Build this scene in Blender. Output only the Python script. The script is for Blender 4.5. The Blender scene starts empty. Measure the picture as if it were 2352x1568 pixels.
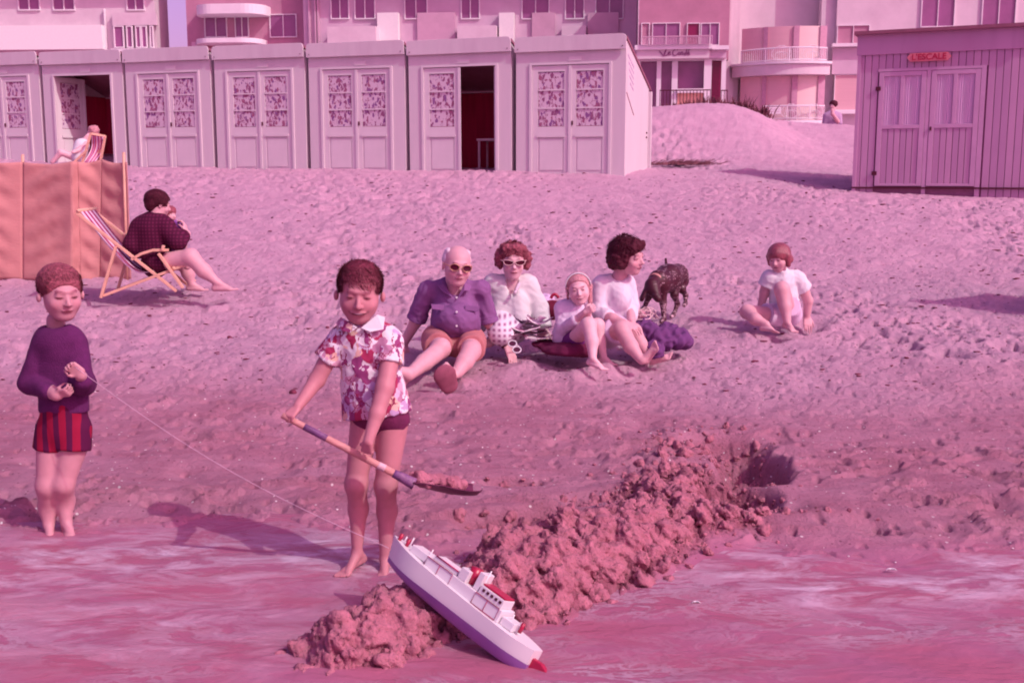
import bpy, math, random
import numpy as np
from mathutils import Vector, Matrix

rad = math.radians
SC = bpy.context.scene
COL = SC.collection
random.seed(7)
RNG = np.random.RandomState(11)

# ------------------------------------------------------------------ camera
CAMH, TH, F = 1.35, rad(8.65), 2525.0
cam = bpy.data.cameras.new('camera')
cam.lens, cam.sensor_width, cam.clip_start, cam.clip_end = 38.65, 36.0, 0.05, 3000.0
cam.dof.use_dof, cam.dof.focus_distance, cam.dof.aperture_fstop = True, 6.0, 9.0
camo = bpy.data.objects.new('camera', cam)
camo.location = (0, 0, CAMH)
camo.rotation_euler = (math.pi / 2 - TH, 0, 0)
COL.objects.link(camo)
SC.camera = camo

# ------------------------------------------------------------------ light (a faded slide: rosy sun, magenta sky)
SUN_DIR = Vector((0.80, -0.60, 0)).normalized() * math.cos(rad(42)) + Vector((0, 0, math.sin(rad(42))))
world = bpy.data.worlds.new('World'); SC.world = world
world.use_nodes = True
wn, wl = world.node_tree.nodes, world.node_tree.links
wn.clear()
wo = wn.new('ShaderNodeOutputWorld'); bg = wn.new('ShaderNodeBackground')
sky = wn.new('ShaderNodeTexSky'); sky.sky_type = 'NISHITA'; sky.sun_disc = False
sky.sun_elevation = rad(42); sky.sun_rotation = math.atan2(SUN_DIR.x, SUN_DIR.y)
sky.dust_density = 3.0
tint = wn.new('ShaderNodeMix'); tint.data_type = 'RGBA'; tint.blend_type = 'MULTIPLY'
tint.inputs[0].default_value = 1.0
tint.inputs[7].default_value = (1.18, 0.48, 0.84, 1)
wl.new(sky.outputs[0], tint.inputs[6]); wl.new(tint.outputs[2], bg.inputs[0])
bg.inputs[1].default_value = 0.15
wl.new(bg.outputs[0], wo.inputs[0])
sl = bpy.data.lights.new('sun', 'SUN'); sl.energy = 2.25; sl.angle = rad(0.6); sl.color = (0.80, 0.85, 0.78)
so = bpy.data.objects.new('sun', sl); so.rotation_euler = (-SUN_DIR).to_track_quat('-Z', 'Y').to_euler()
so.location = (8, -6, 10); COL.objects.link(so)
vs = SC.view_settings
vs.view_transform = 'Standard'; vs.look = 'None'; vs.gamma = 1.0; vs.exposure = 0.38; vs.use_curve_mapping = False
SC.cycles.filter_width = 1.9
SC.cycles.max_bounces = 6

# ------------------------------------------------------------------ pixel <-> place (pixels of the 2352 x 1568 view of the photo)
def ray(u, v):
    x, y = (u - 1176) / F, (784 - v) / F
    return Vector((x, y * math.sin(TH) + math.cos(TH), y * math.cos(TH) - math.sin(TH)))
CAMP = Vector((0, 0, CAMH))
def P(u, v, Y):
    d = ray(u, v)
    return CAMP + d * (Y / d.y)

# ------------------------------------------------------------------ noise in numpy
def _h(ix, iy, s):
    n = (ix.astype(np.int64) * 374761393 + iy.astype(np.int64) * 668265263 + s * 974634777) & 0xffffffff
    n = ((n ^ (n >> 13)) * 1274126177) & 0xffffffff
    n = (n ^ (n >> 16)) & 0xffffffff
    n = (n * 2246822519) & 0xffffffff
    return ((n ^ (n >> 15)) & 0xffffff) / float(0xffffff)
def vn(x, y, s=0):
    ix, iy = np.floor(x), np.floor(y)
    fx, fy = x - ix, y - iy
    fx = fx * fx * fx * (fx * (fx * 6 - 15) + 10); fy = fy * fy * fy * (fy * (fy * 6 - 15) + 10)
    a, b = _h(ix, iy, s), _h(ix + 1, iy, s)
    c, d = _h(ix, iy + 1, s), _h(ix + 1, iy + 1, s)
    return (a + (b - a) * fx) * (1 - fy) + (c + (d - c) * fx) * fy - 0.5
def fbm(x, y, s=0, o=4, g=0.5):
    r, a = 0, 1.0
    for i in range(o):
        c, sn = math.cos(0.7 * i + .3), math.sin(0.7 * i + .3)
        r = r + a * vn((x * c - y * sn) * 2 ** i + 17.3 * i, (x * sn + y * c) * 2 ** i + 5.1 * i, s + i); a *= g
    return r
def worley(x, y, s=0):
    ix, iy = np.floor(x), np.floor(y)
    best = np.full(x.shape, 9.0); sec = np.full(x.shape, 9.0); bid = np.zeros(x.shape)
    for i in (-1, 0, 1):
        for j in (-1, 0, 1):
            cx, cy = ix + i, iy + j
            px, py = cx + _h(cx, cy, s), cy + _h(cx, cy, s + 1)
            d = np.hypot(x - px, y - py); r = _h(cx, cy, s + 2)
            m = d < best
            sec = np.where(m, best, np.minimum(sec, d))
            bid = np.where(m, r, bid); best = np.where(m, d, best)
    return best, sec, bid
def sst(a, b, x):
    t = np.clip((x - a) / (b - a), 0, 1)
    return t * t * (3 - 2 * t)

# ------------------------------------------------------------------ materials
MATS = {}
def nodes_of(name):
    m = bpy.data.materials.new(name); m.use_nodes = True
    nt = m.node_tree; b = nt.nodes['Principled BSDF']
    return m, nt, b
def M(name, col, rough=0.8, var=0.12, vs_=14.0, bump=0.0, bs=120.0, spec=0.3, metal=0.0, stretch=None, coat=0.0, dirt=None, dscale=3.0):
    if name in MATS: return MATS[name]
    m, nt, b = nodes_of(name); N, L = nt.nodes, nt.links
    tc = N.new('ShaderNodeTexCoord'); mp = N.new('ShaderNodeMapping')
    if stretch: mp.inputs['Scale'].default_value = stretch
    L.new(tc.outputs['Object'], mp.inputs[0])
    nz = N.new('ShaderNodeTexNoise'); nz.inputs['Scale'].default_value = vs_; nz.inputs['Detail'].default_value = 6; nz.inputs['Roughness'].default_value = .65
    L.new(mp.outputs[0], nz.inputs[0])
    mr = N.new('ShaderNodeMapRange'); mr.inputs[1].default_value = .3; mr.inputs[2].default_value = .7
    mr.inputs[3].default_value = 1 - var; mr.inputs[4].default_value = 1 + var
    L.new(nz.outputs[0], mr.inputs[0])
    hs = N.new('ShaderNodeHueSaturation'); hs.inputs['Color'].default_value = (*col, 1)
    L.new(mr.outputs[0], hs.inputs['Value'])
    out = hs.outputs[0]
    if dirt:
        n2 = N.new('ShaderNodeTexNoise'); n2.inputs['Scale'].default_value = dscale; n2.inputs['Detail'].default_value = 8; n2.inputs['Roughness'].default_value = .7
        L.new(mp.outputs[0], n2.inputs[0])
        r2 = N.new('ShaderNodeMapRange'); r2.inputs[1].default_value = .5; r2.inputs[2].default_value = .75; r2.inputs[4].default_value = .55
        L.new(n2.outputs[0], r2.inputs[0])
        mx = N.new('ShaderNodeMix'); mx.data_type = 'RGBA'; mx.inputs[7].default_value = (*dirt, 1)
        L.new(r2.outputs[0], mx.inputs[0]); L.new(out, mx.inputs[6]); out = mx.outputs[2]
    L.new(out, b.inputs['Base Color'])
    b.inputs['Roughness'].default_value = rough; b.inputs['Metallic'].default_value = metal
    b.inputs['Specular IOR Level'].default_value = spec; b.inputs['Coat Weight'].default_value = coat
    if bump:
        n3 = N.new('ShaderNodeTexNoise'); n3.inputs['Scale'].default_value = bs; n3.inputs['Detail'].default_value = 4
        L.new(mp.outputs[0], n3.inputs[0])
        bp = N.new('ShaderNodeBump'); bp.inputs['Strength'].default_value = bump; bp.inputs['Distance'].default_value = .01
        L.new(n3.outputs[0], bp.inputs['Height']); L.new(bp.outputs[0], b.inputs['Normal'])
    MATS[name] = m
    return m
def Mattr(name, rough=.6, spec=.35, var=.06, vs_=40, bump=.05, bs=200, sss=0.0):
    if name in MATS: return MATS[name]
    m, nt, b = nodes_of(name); N, L = nt.nodes, nt.links
    at = N.new('ShaderNodeAttribute'); at.attribute_name = 'Col'
    tc = N.new('ShaderNodeTexCoord')
    nz = N.new('ShaderNodeTexNoise'); nz.inputs['Scale'].default_value = vs_; nz.inputs['Detail'].default_value = 5
    L.new(tc.outputs['Object'], nz.inputs[0])
    mr = N.new('ShaderNodeMapRange'); mr.inputs[1].default_value = .3; mr.inputs[2].default_value = .7
    mr.inputs[3].default_value = 1 - var; mr.inputs[4].default_value = 1 + var
    L.new(nz.outputs[0], mr.inputs[0])
    hs = N.new('ShaderNodeHueSaturation'); L.new(at.outputs['Color'], hs.inputs['Color']); L.new(mr.outputs[0], hs.inputs['Value'])
    L.new(hs.outputs[0], b.inputs['Base Color'])
    b.inputs['Roughness'].default_value = rough; b.inputs['Specular IOR Level'].default_value = spec
    if sss:
        b.inputs['Subsurface Weight'].default_value = sss; b.inputs['Subsurface Scale'].default_value = .01
    n3 = N.new('ShaderNodeTexNoise'); n3.inputs['Scale'].default_value = bs
    L.new(tc.outputs['Object'], n3.inputs[0])
    bp = N.new('ShaderNodeBump'); bp.inputs['Strength'].default_value = bump; bp.inputs['Distance'].default_value = .01
    L.new(n3.outputs[0], bp.inputs['Height']); L.new(bp.outputs[0], b.inputs['Normal'])
    MATS[name] = m
    return m
def Mpattern(name, base, cols, scale, thr=.5, kind='blobs', rough=.8, stretch=(1, 1, 1), lines=None, world=False):
    """flat print on cloth: cells take one of several colours; a share of them stays plain"""
    m, nt, b = nodes_of(name); N, L = nt.nodes, nt.links
    tc = N.new('ShaderNodeTexCoord'); mp = N.new('ShaderNodeMapping'); mp.inputs['Scale'].default_value = stretch
    L.new(N.new('ShaderNodeNewGeometry').outputs['Position'] if world else tc.outputs['Object'], mp.inputs[0])
    nz = N.new('ShaderNodeTexNoise'); nz.inputs['Scale'].default_value = scale * .9; nz.inputs['Detail'].default_value = 3
    L.new(mp.outputs[0], nz.inputs[0])
    ad = N.new('ShaderNodeMix'); ad.data_type = 'RGBA'; ad.blend_type = 'LINEAR_LIGHT'; ad.inputs[0].default_value = .9 / scale
    L.new(mp.outputs[0], ad.inputs[6]); L.new(nz.outputs['Color'], ad.inputs[7])
    vo = N.new('ShaderNodeTexVoronoi'); vo.inputs['Scale'].default_value = scale
    L.new(ad.outputs[2], vo.inputs[0])
    sp = N.new('ShaderNodeSeparateColor'); L.new(vo.outputs['Color'], sp.inputs[0])
    rp = N.new('ShaderNodeValToRGB'); rp.color_ramp.interpolation = 'CONSTANT'
    el = rp.color_ramp.elements
    while len(el) > 1: el.remove(el[0])
    el[0].position = 0; el[0].color = (*base, 1)
    n = len(cols)
    for i, c in enumerate(cols):
        e = el.new(thr + (1 - thr) * i / n); e.color = (*c, 1)
    L.new(sp.outputs[0], rp.inputs[0])
    # round the cells into motifs
    lt = N.new('ShaderNodeMath'); lt.operation = 'LESS_THAN'; lt.inputs[1].default_value = .52 if kind == 'blobs' else 9.0
    L.new(vo.outputs['Distance'], lt.inputs[0])
    mx = N.new('ShaderNodeMix'); mx.data_type = 'RGBA'; mx.inputs[6].default_value = (*base, 1)
    L.new(lt.outputs[0], mx.inputs[0]); L.new(rp.outputs[0], mx.inputs[7])
    out = mx.outputs[2]
    if lines:
        v2 = N.new('ShaderNodeTexVoronoi'); v2.feature = 'DISTANCE_TO_EDGE'; v2.inputs['Scale'].default_value = scale * .7
        L.new(ad.outputs[2], v2.inputs[0])
        l2 = N.new('ShaderNodeMath'); l2.operation = 'LESS_THAN'; l2.inputs[1].default_value = .035
        L.new(v2.outputs['Distance'], l2.inputs[0])
        n4 = N.new('ShaderNodeTexNoise'); n4.inputs['Scale'].default_value = scale * .5
        L.new(mp.outputs[0], n4.inputs[0])
        g4 = N.new('ShaderNodeMath'); g4.operation = 'GREATER_THAN'; g4.inputs[1].default_value = .52; L.new(n4.outputs[0], g4.inputs[0])
        mu = N.new('ShaderNodeMath'); mu.operation = 'MULTIPLY'; L.new(l2.outputs[0], mu.inputs[0]); L.new(g4.outputs[0], mu.inputs[1])
        m3 = N.new('ShaderNodeMix'); m3.data_type = 'RGBA'; m3.inputs[7].default_value = (*lines, 1)
        L.new(mu.outputs[0], m3.inputs[0]); L.new(out, m3.inputs[6]); out = m3.outputs[2]
    L.new(out, b.inputs['Base Color']); b.inputs['Roughness'].default_value = rough; b.inputs['Specular IOR Level'].default_value = .2
    return m
def Mstripe(name, ca, cb, scale, axis='X', rough=.85, duty=.5, cc=None):
    m, nt, b = nodes_of(name); N, L = nt.nodes, nt.links
    tc = N.new('ShaderNodeTexCoord'); se = N.new('ShaderNodeSeparateXYZ')
    L.new(tc.outputs['Object'], se.inputs[0])
    mu = N.new('ShaderNodeMath'); mu.operation = 'MULTIPLY'; mu.inputs[1].default_value = scale; L.new(se.outputs[axis], mu.inputs[0])
    fr = N.new('ShaderNodeMath'); fr.operation = 'FRACT'; L.new(mu.outputs[0], fr.inputs[0])
    rp = N.new('ShaderNodeValToRGB'); rp.color_ramp.interpolation = 'CONSTANT'
    el = rp.color_ramp.elements; el[0].color = (*ca, 1); el[1].position = duty; el[1].color = (*cb, 1)
    if cc:
        e = el.new(duty + .7 * (1 - duty)); e.color = (*cc, 1)
        e = el.new(duty + .85 * (1 - duty)); e.color = (*cb, 1)
    L.new(fr.outputs[0], rp.inputs[0]); L.new(rp.outputs[0], b.inputs['Base Color'])
    b.inputs['Roughness'].default_value = rough; b.inputs['Specular IOR Level'].default_value = .2
    return m
def Mcheck(name, ca, cb, scale, rough=.85, fine=None):
    m, nt, b = nodes_of(name); N, L = nt.nodes, nt.links
    tc = N.new('ShaderNodeTexCoord')
    w1 = N.new('ShaderNodeTexWave'); w1.bands_direction = 'X'; w1.inputs['Scale'].default_value = scale; w1.inputs['Distortion'].default_value = .6
    w2 = N.new('ShaderNodeTexWave'); w2.bands_direction = 'Z'; w2.inputs['Scale'].default_value = scale; w2.inputs['Distortion'].default_value = .6
    L.new(tc.outputs['Object'], w1.inputs[0]); L.new(tc.outputs['Object'], w2.inputs[0])
    mu = N.new('ShaderNodeMath'); mu.operation = 'MULTIPLY'; L.new(w1.outputs[1], mu.inputs[0]); L.new(w2.outputs[1], mu.inputs[1])
    mx = N.new('ShaderNodeMix'); mx.data_type = 'RGBA'; mx.inputs[6].default_value = (*ca, 1); mx.inputs[7].default_value = (*cb, 1)
    L.new(mu.outputs[0], mx.inputs[0]); L.new(mx.outputs[2], b.inputs['Base Color'])
    b.inputs['Roughness'].default_value = rough; b.inputs['Specular IOR Level'].default_value = .2
    return m

# ------------------------------------------------------------------ objects
def tag(o, label=None, cat=None, group=None, kind=None):
    if label: o['label'] = label
    if cat: o['category'] = cat
    if group: o['group'] = group
    if kind: o['kind'] = kind
    return o
def link(name, data, parent=None, loc=None, rotz=None):
    o = bpy.data.objects.new(name, data); COL.objects.link(o)
    if parent is not None: o.parent = parent
    if loc is not None: o.location = loc
    if rotz is not None: o.rotation_euler = (0, 0, rotz)
    return o
def empty(name, loc=(0, 0, 0), rotz=0.0, mat=None):
    o = link(name, None); o.empty_display_size = .1
    if mat is not None: o.matrix_world = mat
    else: o.location = loc; o.rotation_euler = (0, 0, rotz)
    return o
def npmesh(name, V, Fq, mat=None, smooth=True, col=None):
    me = bpy.data.meshes.new(name)
    V = np.asarray(V, np.float32); Fq = np.asarray(Fq, np.int32); k = Fq.shape[1]
    me.vertices.add(len(V)); me.vertices.foreach_set('co', V.ravel())
    me.loops.add(Fq.size); me.loops.foreach_set('vertex_index', Fq.ravel())
    me.polygons.add(len(Fq)); me.polygons.foreach_set('loop_start', np.arange(0, Fq.size, k, dtype=np.int32))
    me.polygons.foreach_set('use_smooth', np.full(len(Fq), smooth, dtype=bool))
    me.update(calc_edges=True)
    if col is not None:
        a = me.color_attributes.new('Col', 'FLOAT_COLOR', 'POINT')
        c = np.ones((len(V), 4), np.float32); c[:, :3] = col
        a.data.foreach_set('color', c.ravel())
    if mat: me.materials.append(mat)
    return me
class MB:
    """collects pieces into one mesh"""
    def __init__(s): s.v, s.f = [], []
    def add(s, v, f):
        n = len(s.v); s.v += [tuple(p) for p in v]; s.f += [tuple(i + n for i in q) for q in f]
        return s
    def box(s, x0, y0, z0, x1, y1, z1):
        v = [(x, y, z) for z in (z0, z1) for y in (y0, y1) for x in (x0, x1)]
        return s.add(v, [(0, 2, 3, 1), (4, 5, 7, 6), (0, 1, 5, 4), (2, 6, 7, 3), (0, 4, 6, 2), (1, 3, 7, 5)])
    def bar(s, a, b, w, h=None, up=(0, 0, 1)):
        a, b = Vector(a), Vector(b); d = (b - a).normalized(); h = h or w
        x = d.cross(Vector(up)); x = x.normalized() if x.length > 1e-4 else Vector((1, 0, 0)); y = x.cross(d)
        v = []
        for p in (a, b):
            for i, j in ((-1, -1), (1, -1), (1, 1), (-1, 1)): v.append(p + x * (i * w / 2) + y * (j * h / 2))
        return s.add(v, [(3, 2, 1, 0), (4, 5, 6, 7), (0, 1, 5, 4), (1, 2, 6, 5), (2, 3, 7, 6), (3, 0, 4, 7)])
    def tube(s, pts, r, n=6, r2=None):
        pts = [Vector(p) for p in pts]; v = []; f = []; m = len(pts)
        for i, p in enumerate(pts):
            d = (pts[min(i + 1, m - 1)] - pts[max(i - 1, 0)]).normalized()
            x = d.cross(Vector((0.13, 0.21, 0.97))); x.normalize(); y = x.cross(d)
            rr = r if r2 is None else r + (r2 - r) * i / (m - 1)
            for j in range(n):
                a = 2 * math.pi * j / n; v.append(p + x * (rr * math.cos(a)) + y * (rr * math.sin(a)))
        for i in range(m - 1):
            for j in range(n):
                f.append((i * n + j, i * n + (j + 1) % n, (i + 1) * n + (j + 1) % n, (i + 1) * n + j))
        f.append(tuple(range(n - 1, -1, -1))); f.append(tuple((m - 1) * n + j for j in range(n)))
        return s.add(v, f)
    def prism(s, poly, y0, y1):
        """poly in (x,z), extruded along y"""
        n = len(poly); v = [(x, y0, z) for x, z in poly] + [(x, y1, z) for x, z in poly]
        f = [tuple(range(n)), tuple(range(2 * n - 1, n - 1, -1))] + [(i, i + n, (i + 1) % n + n, (i + 1) % n) for i in range(n)]
        return s.add(v, f)
    def mesh(s, name, mat=None, smooth=False):
        me = bpy.data.meshes.new(name); me.from_pydata(s.v, [], s.f); me.update()
        if smooth: me.polygons.foreach_set('use_smooth', [True] * len(me.polygons))
        if mat: me.materials.append(mat)
        return me
    def build(s, name, mat=None, parent=None, smooth=False, bevel=0.0):
        o = link(name, s.mesh(name, mat, smooth), parent)
        if bevel:
            b = o.modifiers.new('bevel', 'BEVEL'); b.width = bevel; b.segments = 2; b.limit_method = 'ANGLE'
        return o
def box(name, x0, y0, z0, x1, y1, z1, mat, parent, bevel=0.0):
    return MB().box(x0, y0, z0, x1, y1, z1).build(name, mat, parent, bevel=bevel)

# ------------------------------------------------------------------ implicit surfaces -> one continuous mesh
class SDF:
    def __init__(s, k=.01): s.p = []; s.k = k
    def cap(s, a, b, ra, rb=None, k=None, flat=None, cutb=False, cuta=False, sub=False):
        rb = ra if rb is None else rb
        s.p.append(('c', np.array(a, float), np.array(b, float), ra, rb, s.k if k is None else k, flat, cutb, cuta, sub)); return s
    def ell(s, c, r, R=None, k=None, sub=False):
        r = (r, r, r) if np.isscalar(r) else r
        s.p.append(('e', np.array(c, float), np.array(r, float), None if R is None else np.array(R, float), s.k if k is None else k, sub)); return s
    def chain(s, pts, rs, k=None, **kw):
        for i in range(len(pts) - 1): s.cap(pts[i], pts[i + 1], rs[i], rs[i + 1], k, **kw)
        return s
    def mesh(s, h):
        lo, hi = np.full(3, 1e9), np.full(3, -1e9); bb = []
        for q in s.p:
            if q[0] == 'c':
                r = max(q[3], q[4]); a, b = np.minimum(q[1], q[2]) - r, np.maximum(q[1], q[2]) + r
            else:
                r = max(q[2]); a, b = q[1] - r, q[1] + r
            bb.append((a, b))
            if not q[-1]: lo, hi = np.minimum(lo, a), np.maximum(hi, b)
        lo = lo - 4 * h; hi = hi + 4 * h
        n = np.ceil((hi - lo) / h).astype(int) + 1
        Fd = np.full(n, 1.0, np.float32)
        for q, (a, b) in zip(s.p, bb):
            k = q[5] if q[0] == 'c' else q[4]
            pad = k + 2.5 * h
            i0 = np.clip(np.floor((a - pad - lo) / h).astype(int), 0, n - 1); i1 = np.clip(np.ceil((b + pad - lo) / h).astype(int) + 1, 1, n)
            if np.any(i1 <= i0): continue
            ax = [lo[j] + h * np.arange(i0[j], i1[j]) for j in range(3)]
            X, Y, Z = np.meshgrid(*ax, indexing='ij', sparse=True)
            if q[0] == 'c':
                A, B, ra, rb, _, flat, cutb, cuta, sub = q[1:]
                d = B - A; L2 = max(d @ d, 1e-12)
                px, py, pz = X - A[0], Y - A[1], Z - A[2]
                t = np.clip((px * d[0] + py * d[1] + pz * d[2]) / L2, 0, 1)
                qx, qy, qz = px - t * d[0], py - t * d[1], pz - t * d[2]
                if flat is not None:
                    nv, fq = np.array(flat[0], float), flat[1]
                    dn = qx * nv[0] + qy * nv[1] + qz * nv[2]; e = dn * (1 / fq - 1)
                    qx, qy, qz = qx + e * nv[0], qy + e * nv[1], qz + e * nv[2]
                dd = np.sqrt(qx * qx + qy * qy + qz * qz) - (ra + (rb - ra) * t)
                dl = math.sqrt(L2)
                if cutb: dd = np.maximum(dd, ((X - B[0]) * d[0] + (Y - B[1]) * d[1] + (Z - B[2]) * d[2]) / dl)
                if cuta: dd = np.maximum(dd, -((X - A[0]) * d[0] + (Y - A[1]) * d[1] + (Z - A[2]) * d[2]) / dl)
            else:
                c, r, R, _, sub = q[1:]
                px, py, pz = X - c[0], Y - c[1], Z - c[2]
                if R is not None:
                    px, py, pz = [px * R[j][0] + py * R[j][1] + pz * R[j][2] for j in range(3)]
                k0 = np.sqrt((px / r[0]) ** 2 + (py / r[1]) ** 2 + (pz / r[2]) ** 2) + 1e-9
                k1 = np.sqrt((px / r[0] ** 2) ** 2 + (py / r[1] ** 2) ** 2 + (pz / r[2] ** 2) ** 2) + 1e-9
                dd = k0 * (k0 - 1) / k1
            sl_ = tuple(slice(i0[j], i1[j]) for j in range(3)); f0 = Fd[sl_]; dd = np.broadcast_to(dd, f0.shape)
            if sub:
                dd = -dd; hh = np.clip(k - np.abs(f0 - dd), 0, None) / max(k, 1e-9)
                Fd[sl_] = np.maximum(f0, dd) + hh * hh * k * .25
            else:
                hh = np.clip(k - np.abs(f0 - dd), 0, None) / max(k, 1e-9)
                Fd[sl_] = np.minimum(f0, dd) - hh * hh * k * .25
        return surfnet(Fd, lo, h)
def surfnet(Fd, lo, h):
    ins = Fd < 0
    C = [(i, j, k) for i in (0, 1) for j in (0, 1) for k in (0, 1)]
    n = np.array(Fd.shape)
    cnt = np.zeros(n - 1, np.int8)
    for c in C: cnt += ins[c[0]:n[0] - 1 + c[0], c[1]:n[1] - 1 + c[1], c[2]:n[2] - 1 + c[2]]
    act = (cnt > 0) & (cnt < 8)
    I = np.argwhere(act); idx = np.full(act.shape, -1, np.int32); idx[act] = np.arange(len(I))
    vals = np.stack([Fd[I[:, 0] + c[0], I[:, 1] + c[1], I[:, 2] + c[2]] for c in C], 1)
    pos = np.zeros((len(I), 3)); num = np.zeros(len(I))
    for a in range(8):
        for b in range(a + 1, 8):
            ca, cb = np.array(C[a]), np.array(C[b])
            if np.abs(ca - cb).sum() != 1: continue
            va, vb = vals[:, a], vals[:, b]; m = (va < 0) != (vb < 0)
            t = np.where(m, va / np.where(m, va - vb, 1), 0)
            pos += m[:, None] * (ca + t[:, None] * (cb - ca)); num += m
    V = (I + pos / num[:, None]) * h + lo
    Fs = []
    for ax in range(3):
        b, c = (ax + 1) % 3, (ax + 2) % 3
        s0 = [slice(None)] * 3; s1 = [slice(None)] * 3
        s0[ax] = slice(0, -1); s1[ax] = slice(1, None)
        A, B = ins[tuple(s0)], ins[tuple(s1)]
        E = np.argwhere(A != B); E = E[(E[:, b] > 0) & (E[:, c] > 0) & (E[:, b] < n[b] - 1) & (E[:, c] < n[c] - 1)]
        def ci(db, dc):
            e = E.copy(); e[:, b] += db; e[:, c] += dc; return idx[e[:, 0], e[:, 1], e[:, 2]]
        q = np.stack([ci(-1, -1), ci(0, -1), ci(0, 0), ci(-1, 0)], 1)
        fl = ~A[E[:, 0], E[:, 1], E[:, 2]]
        q[fl] = q[fl][:, ::-1]
        Fs.append(q)
    return V, np.concatenate(Fs)
def vnormals(V, Fq):
    n = np.cross(V[Fq[:, 2]] - V[Fq[:, 0]], V[Fq[:, 3]] - V[Fq[:, 1]])
    N_ = np.zeros_like(V)
    for j in range(4): np.add.at(N_, Fq[:, j], n)
    return N_ / (np.linalg.norm(N_, axis=1, keepdims=True) + 1e-12)
def relax(V, Fq, it=1, w=.5):
    for _ in range(it):
        S_ = np.zeros_like(V); c = np.zeros(len(V))
        for j in range(4):
            a, b = Fq[:, j], Fq[:, (j + 1) % 4]
            np.add.at(S_, a, V[b]); np.add.at(c, a, 1); np.add.at(S_, b, V[a]); np.add.at(c, b, 1)
        V = V * (1 - w) + w * S_ / c[:, None]
    return V
def folds(V, freq, seed=0):
    r = np.random.RandomState(seed); out = 0
    for i in range(5):
        k1, k2 = r.randn(3), r.randn(3); k1 /= np.linalg.norm(k1); k2 /= np.linalg.norm(k2)
        f = freq * (0.7 + .45 * i)
        out = out + np.sin(V @ k1 * f + 2.2 * np.sin(V @ k2 * f * .6 + r.rand() * 6) + r.rand() * 6) / (1 + .4 * i)
    return out / 2.6
def crease(V, freq, seed=0):
    a = folds(V, freq, seed); return 1 - np.abs(a) * 2

# ================================================================== GROUND
def _zv(v, Y): return P(1176, v, Y).z
_ctl = [(0.5, -.16), (2.0, -.10), (3.0, -.045), (3.6, -.012), (4.1, .022)] + [(Y, _zv(v, Y)) for v, Y in
        ((1050, 5.0), (890, 6.4), (830, 7.0), (755, 8.2), (670, 9.6), (645, 10.3), (560, 12.3), (480, 15.0), (396, 19.2), (384, 21.8))] + \
       [(25, 1.86), (28, 2.3), (32, 2.6), (40, 2.75), (60, 2.8), (2000, 2.8)]
_ys = np.arange(.5, 60, .05); _zs = np.interp(_ys, [c[0] for c in _ctl], [c[1] for c in _ctl])
_ker = np.exp(-np.linspace(-2, 2, 17) ** 2); _ker /= _ker.sum()
_zs = np.convolve(np.pad(_zs, 8, mode='edge'), _ker, mode='valid')
def smooth_z(x, y):
    x = np.asarray(x, float); y = np.asarray(y, float)
    z = np.interp(y, _ys, _zs)
    z = z + .93 * np.exp(-((x - 3.9) / 2.3) ** 4 - ((y - 25.3) / 2.6) ** 2) + .35 * np.exp(-((x - 7.2) / 3.0) ** 2 - ((y - 27.5) / 2.0) ** 2)
    z = z + .10 * np.exp(-((x - 4.4) / 1.5) ** 2 - ((y - 14.5) / 2.5) ** 2) - .13 * sst(3.5, 5.5, x) * sst(15.5, 17.5, y) * (1 - sst(19.5, 22, y))
    return z
# heaps of dug sand by the water: (x, y, height, sx, sy)
def gpt(u, v, z=0.0):
    d = ray(u, v); t = (z - CAMH) / d.z; return CAMP + d * t
HEAPS = []
for (u, v, hgt, sx, sy) in ((720, 1505, .07, .19, .11), (820, 1470, .12, .16, .12), (915, 1428, .145, .13, .11), (990, 1402, .115, .10, .09), (1070, 1450, .03, .10, .06),
                            (1110, 1375, .13, .12, .12), (1190, 1340, .15, .15, .17), (1290, 1300, .15, .17, .18), (1385, 1275, .14, .16, .17),
                            (1240, 1400, .05, .12, .12), (1150, 1290, .09, .09, .08), (1330, 1230, .09, .13, .11),
                            (1470, 1245, .12, .16, .16), (1550, 1200, .11, .18, .18), (1590, 1120, .09, .22, .22), (1560, 1050, .055, .22, .2), (1480, 1150, .05, .2, .15), (1690, 1215, .05, .18, .08), (1770, 1120, .03, .07, .2), (1680, 1012, .03, .15, .08), (1235, 1225, .04, .15, .05), (1860, 1200, .04, .2, .05)):
    hgt *= .62; p = gpt(u, v, hgt * .45); HEAPS.append((p.x, p.y, hgt, sx * 1.08, sy * 1.1))
PITS = []
for (u, v, dp, sx, sy) in ((1685, 1165, .17, .13, .12), (1725, 1090, .17, .11, .24), (1660, 1045, .10, .17, .12), (1180, 1205, .09, .16, .08), (1280, 1190, .10, .12, .07), (1180, 1125, .06, .10, .05), (1390, 1160, .05, .13, .06), (1640, 1120, .08, .1, .15)):
    p = gpt(u, v, 0.0); PITS.append((p.x, p.y, dp, sx, sy))
def heap_z(x, y):
    h = 0
    for a, b, c, d, e in HEAPS: h = h + c * np.exp(-(((x - a) / d) ** 2 + ((y - b) / e) ** 2) * .9)
    return h
def pit_z(x, y):
    h = 0
    for a, b, c, d, e in PITS: h = h - c * (1 - sst(.55, 1.25, np.hypot((x - a) / (d * 1.35), (y - b) / (e * 1.35))))
    return h
HOLLOWS = [(-.37, 6.9, .28), (0, 7.4, .3), (.38, 6.95, .22), (.66, 7.1, .28), (-.5, 6.4, .14), (-.38, 6.35, .12), (.55, 6.55, .12), (.85, 6.7, .14), (2.0, 8.1, .28), (1.85, 7.8, .12), (2.25, 8.2, .1), (-2.95, 9.1, .4), (-2.5, 9.0, .12), (1.15, 8.3, .15), (1.3, 8.4, .12), (-3.3, 10.3, .3)]
def shore(x): return 4.10 - .24 * sst(-.75, -.25, x) - .06 * sst(.5, 1.6, x) + .05 * np.sin(x * 1.7 + 1) + .045 * np.sin(x * 4.3)
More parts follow.
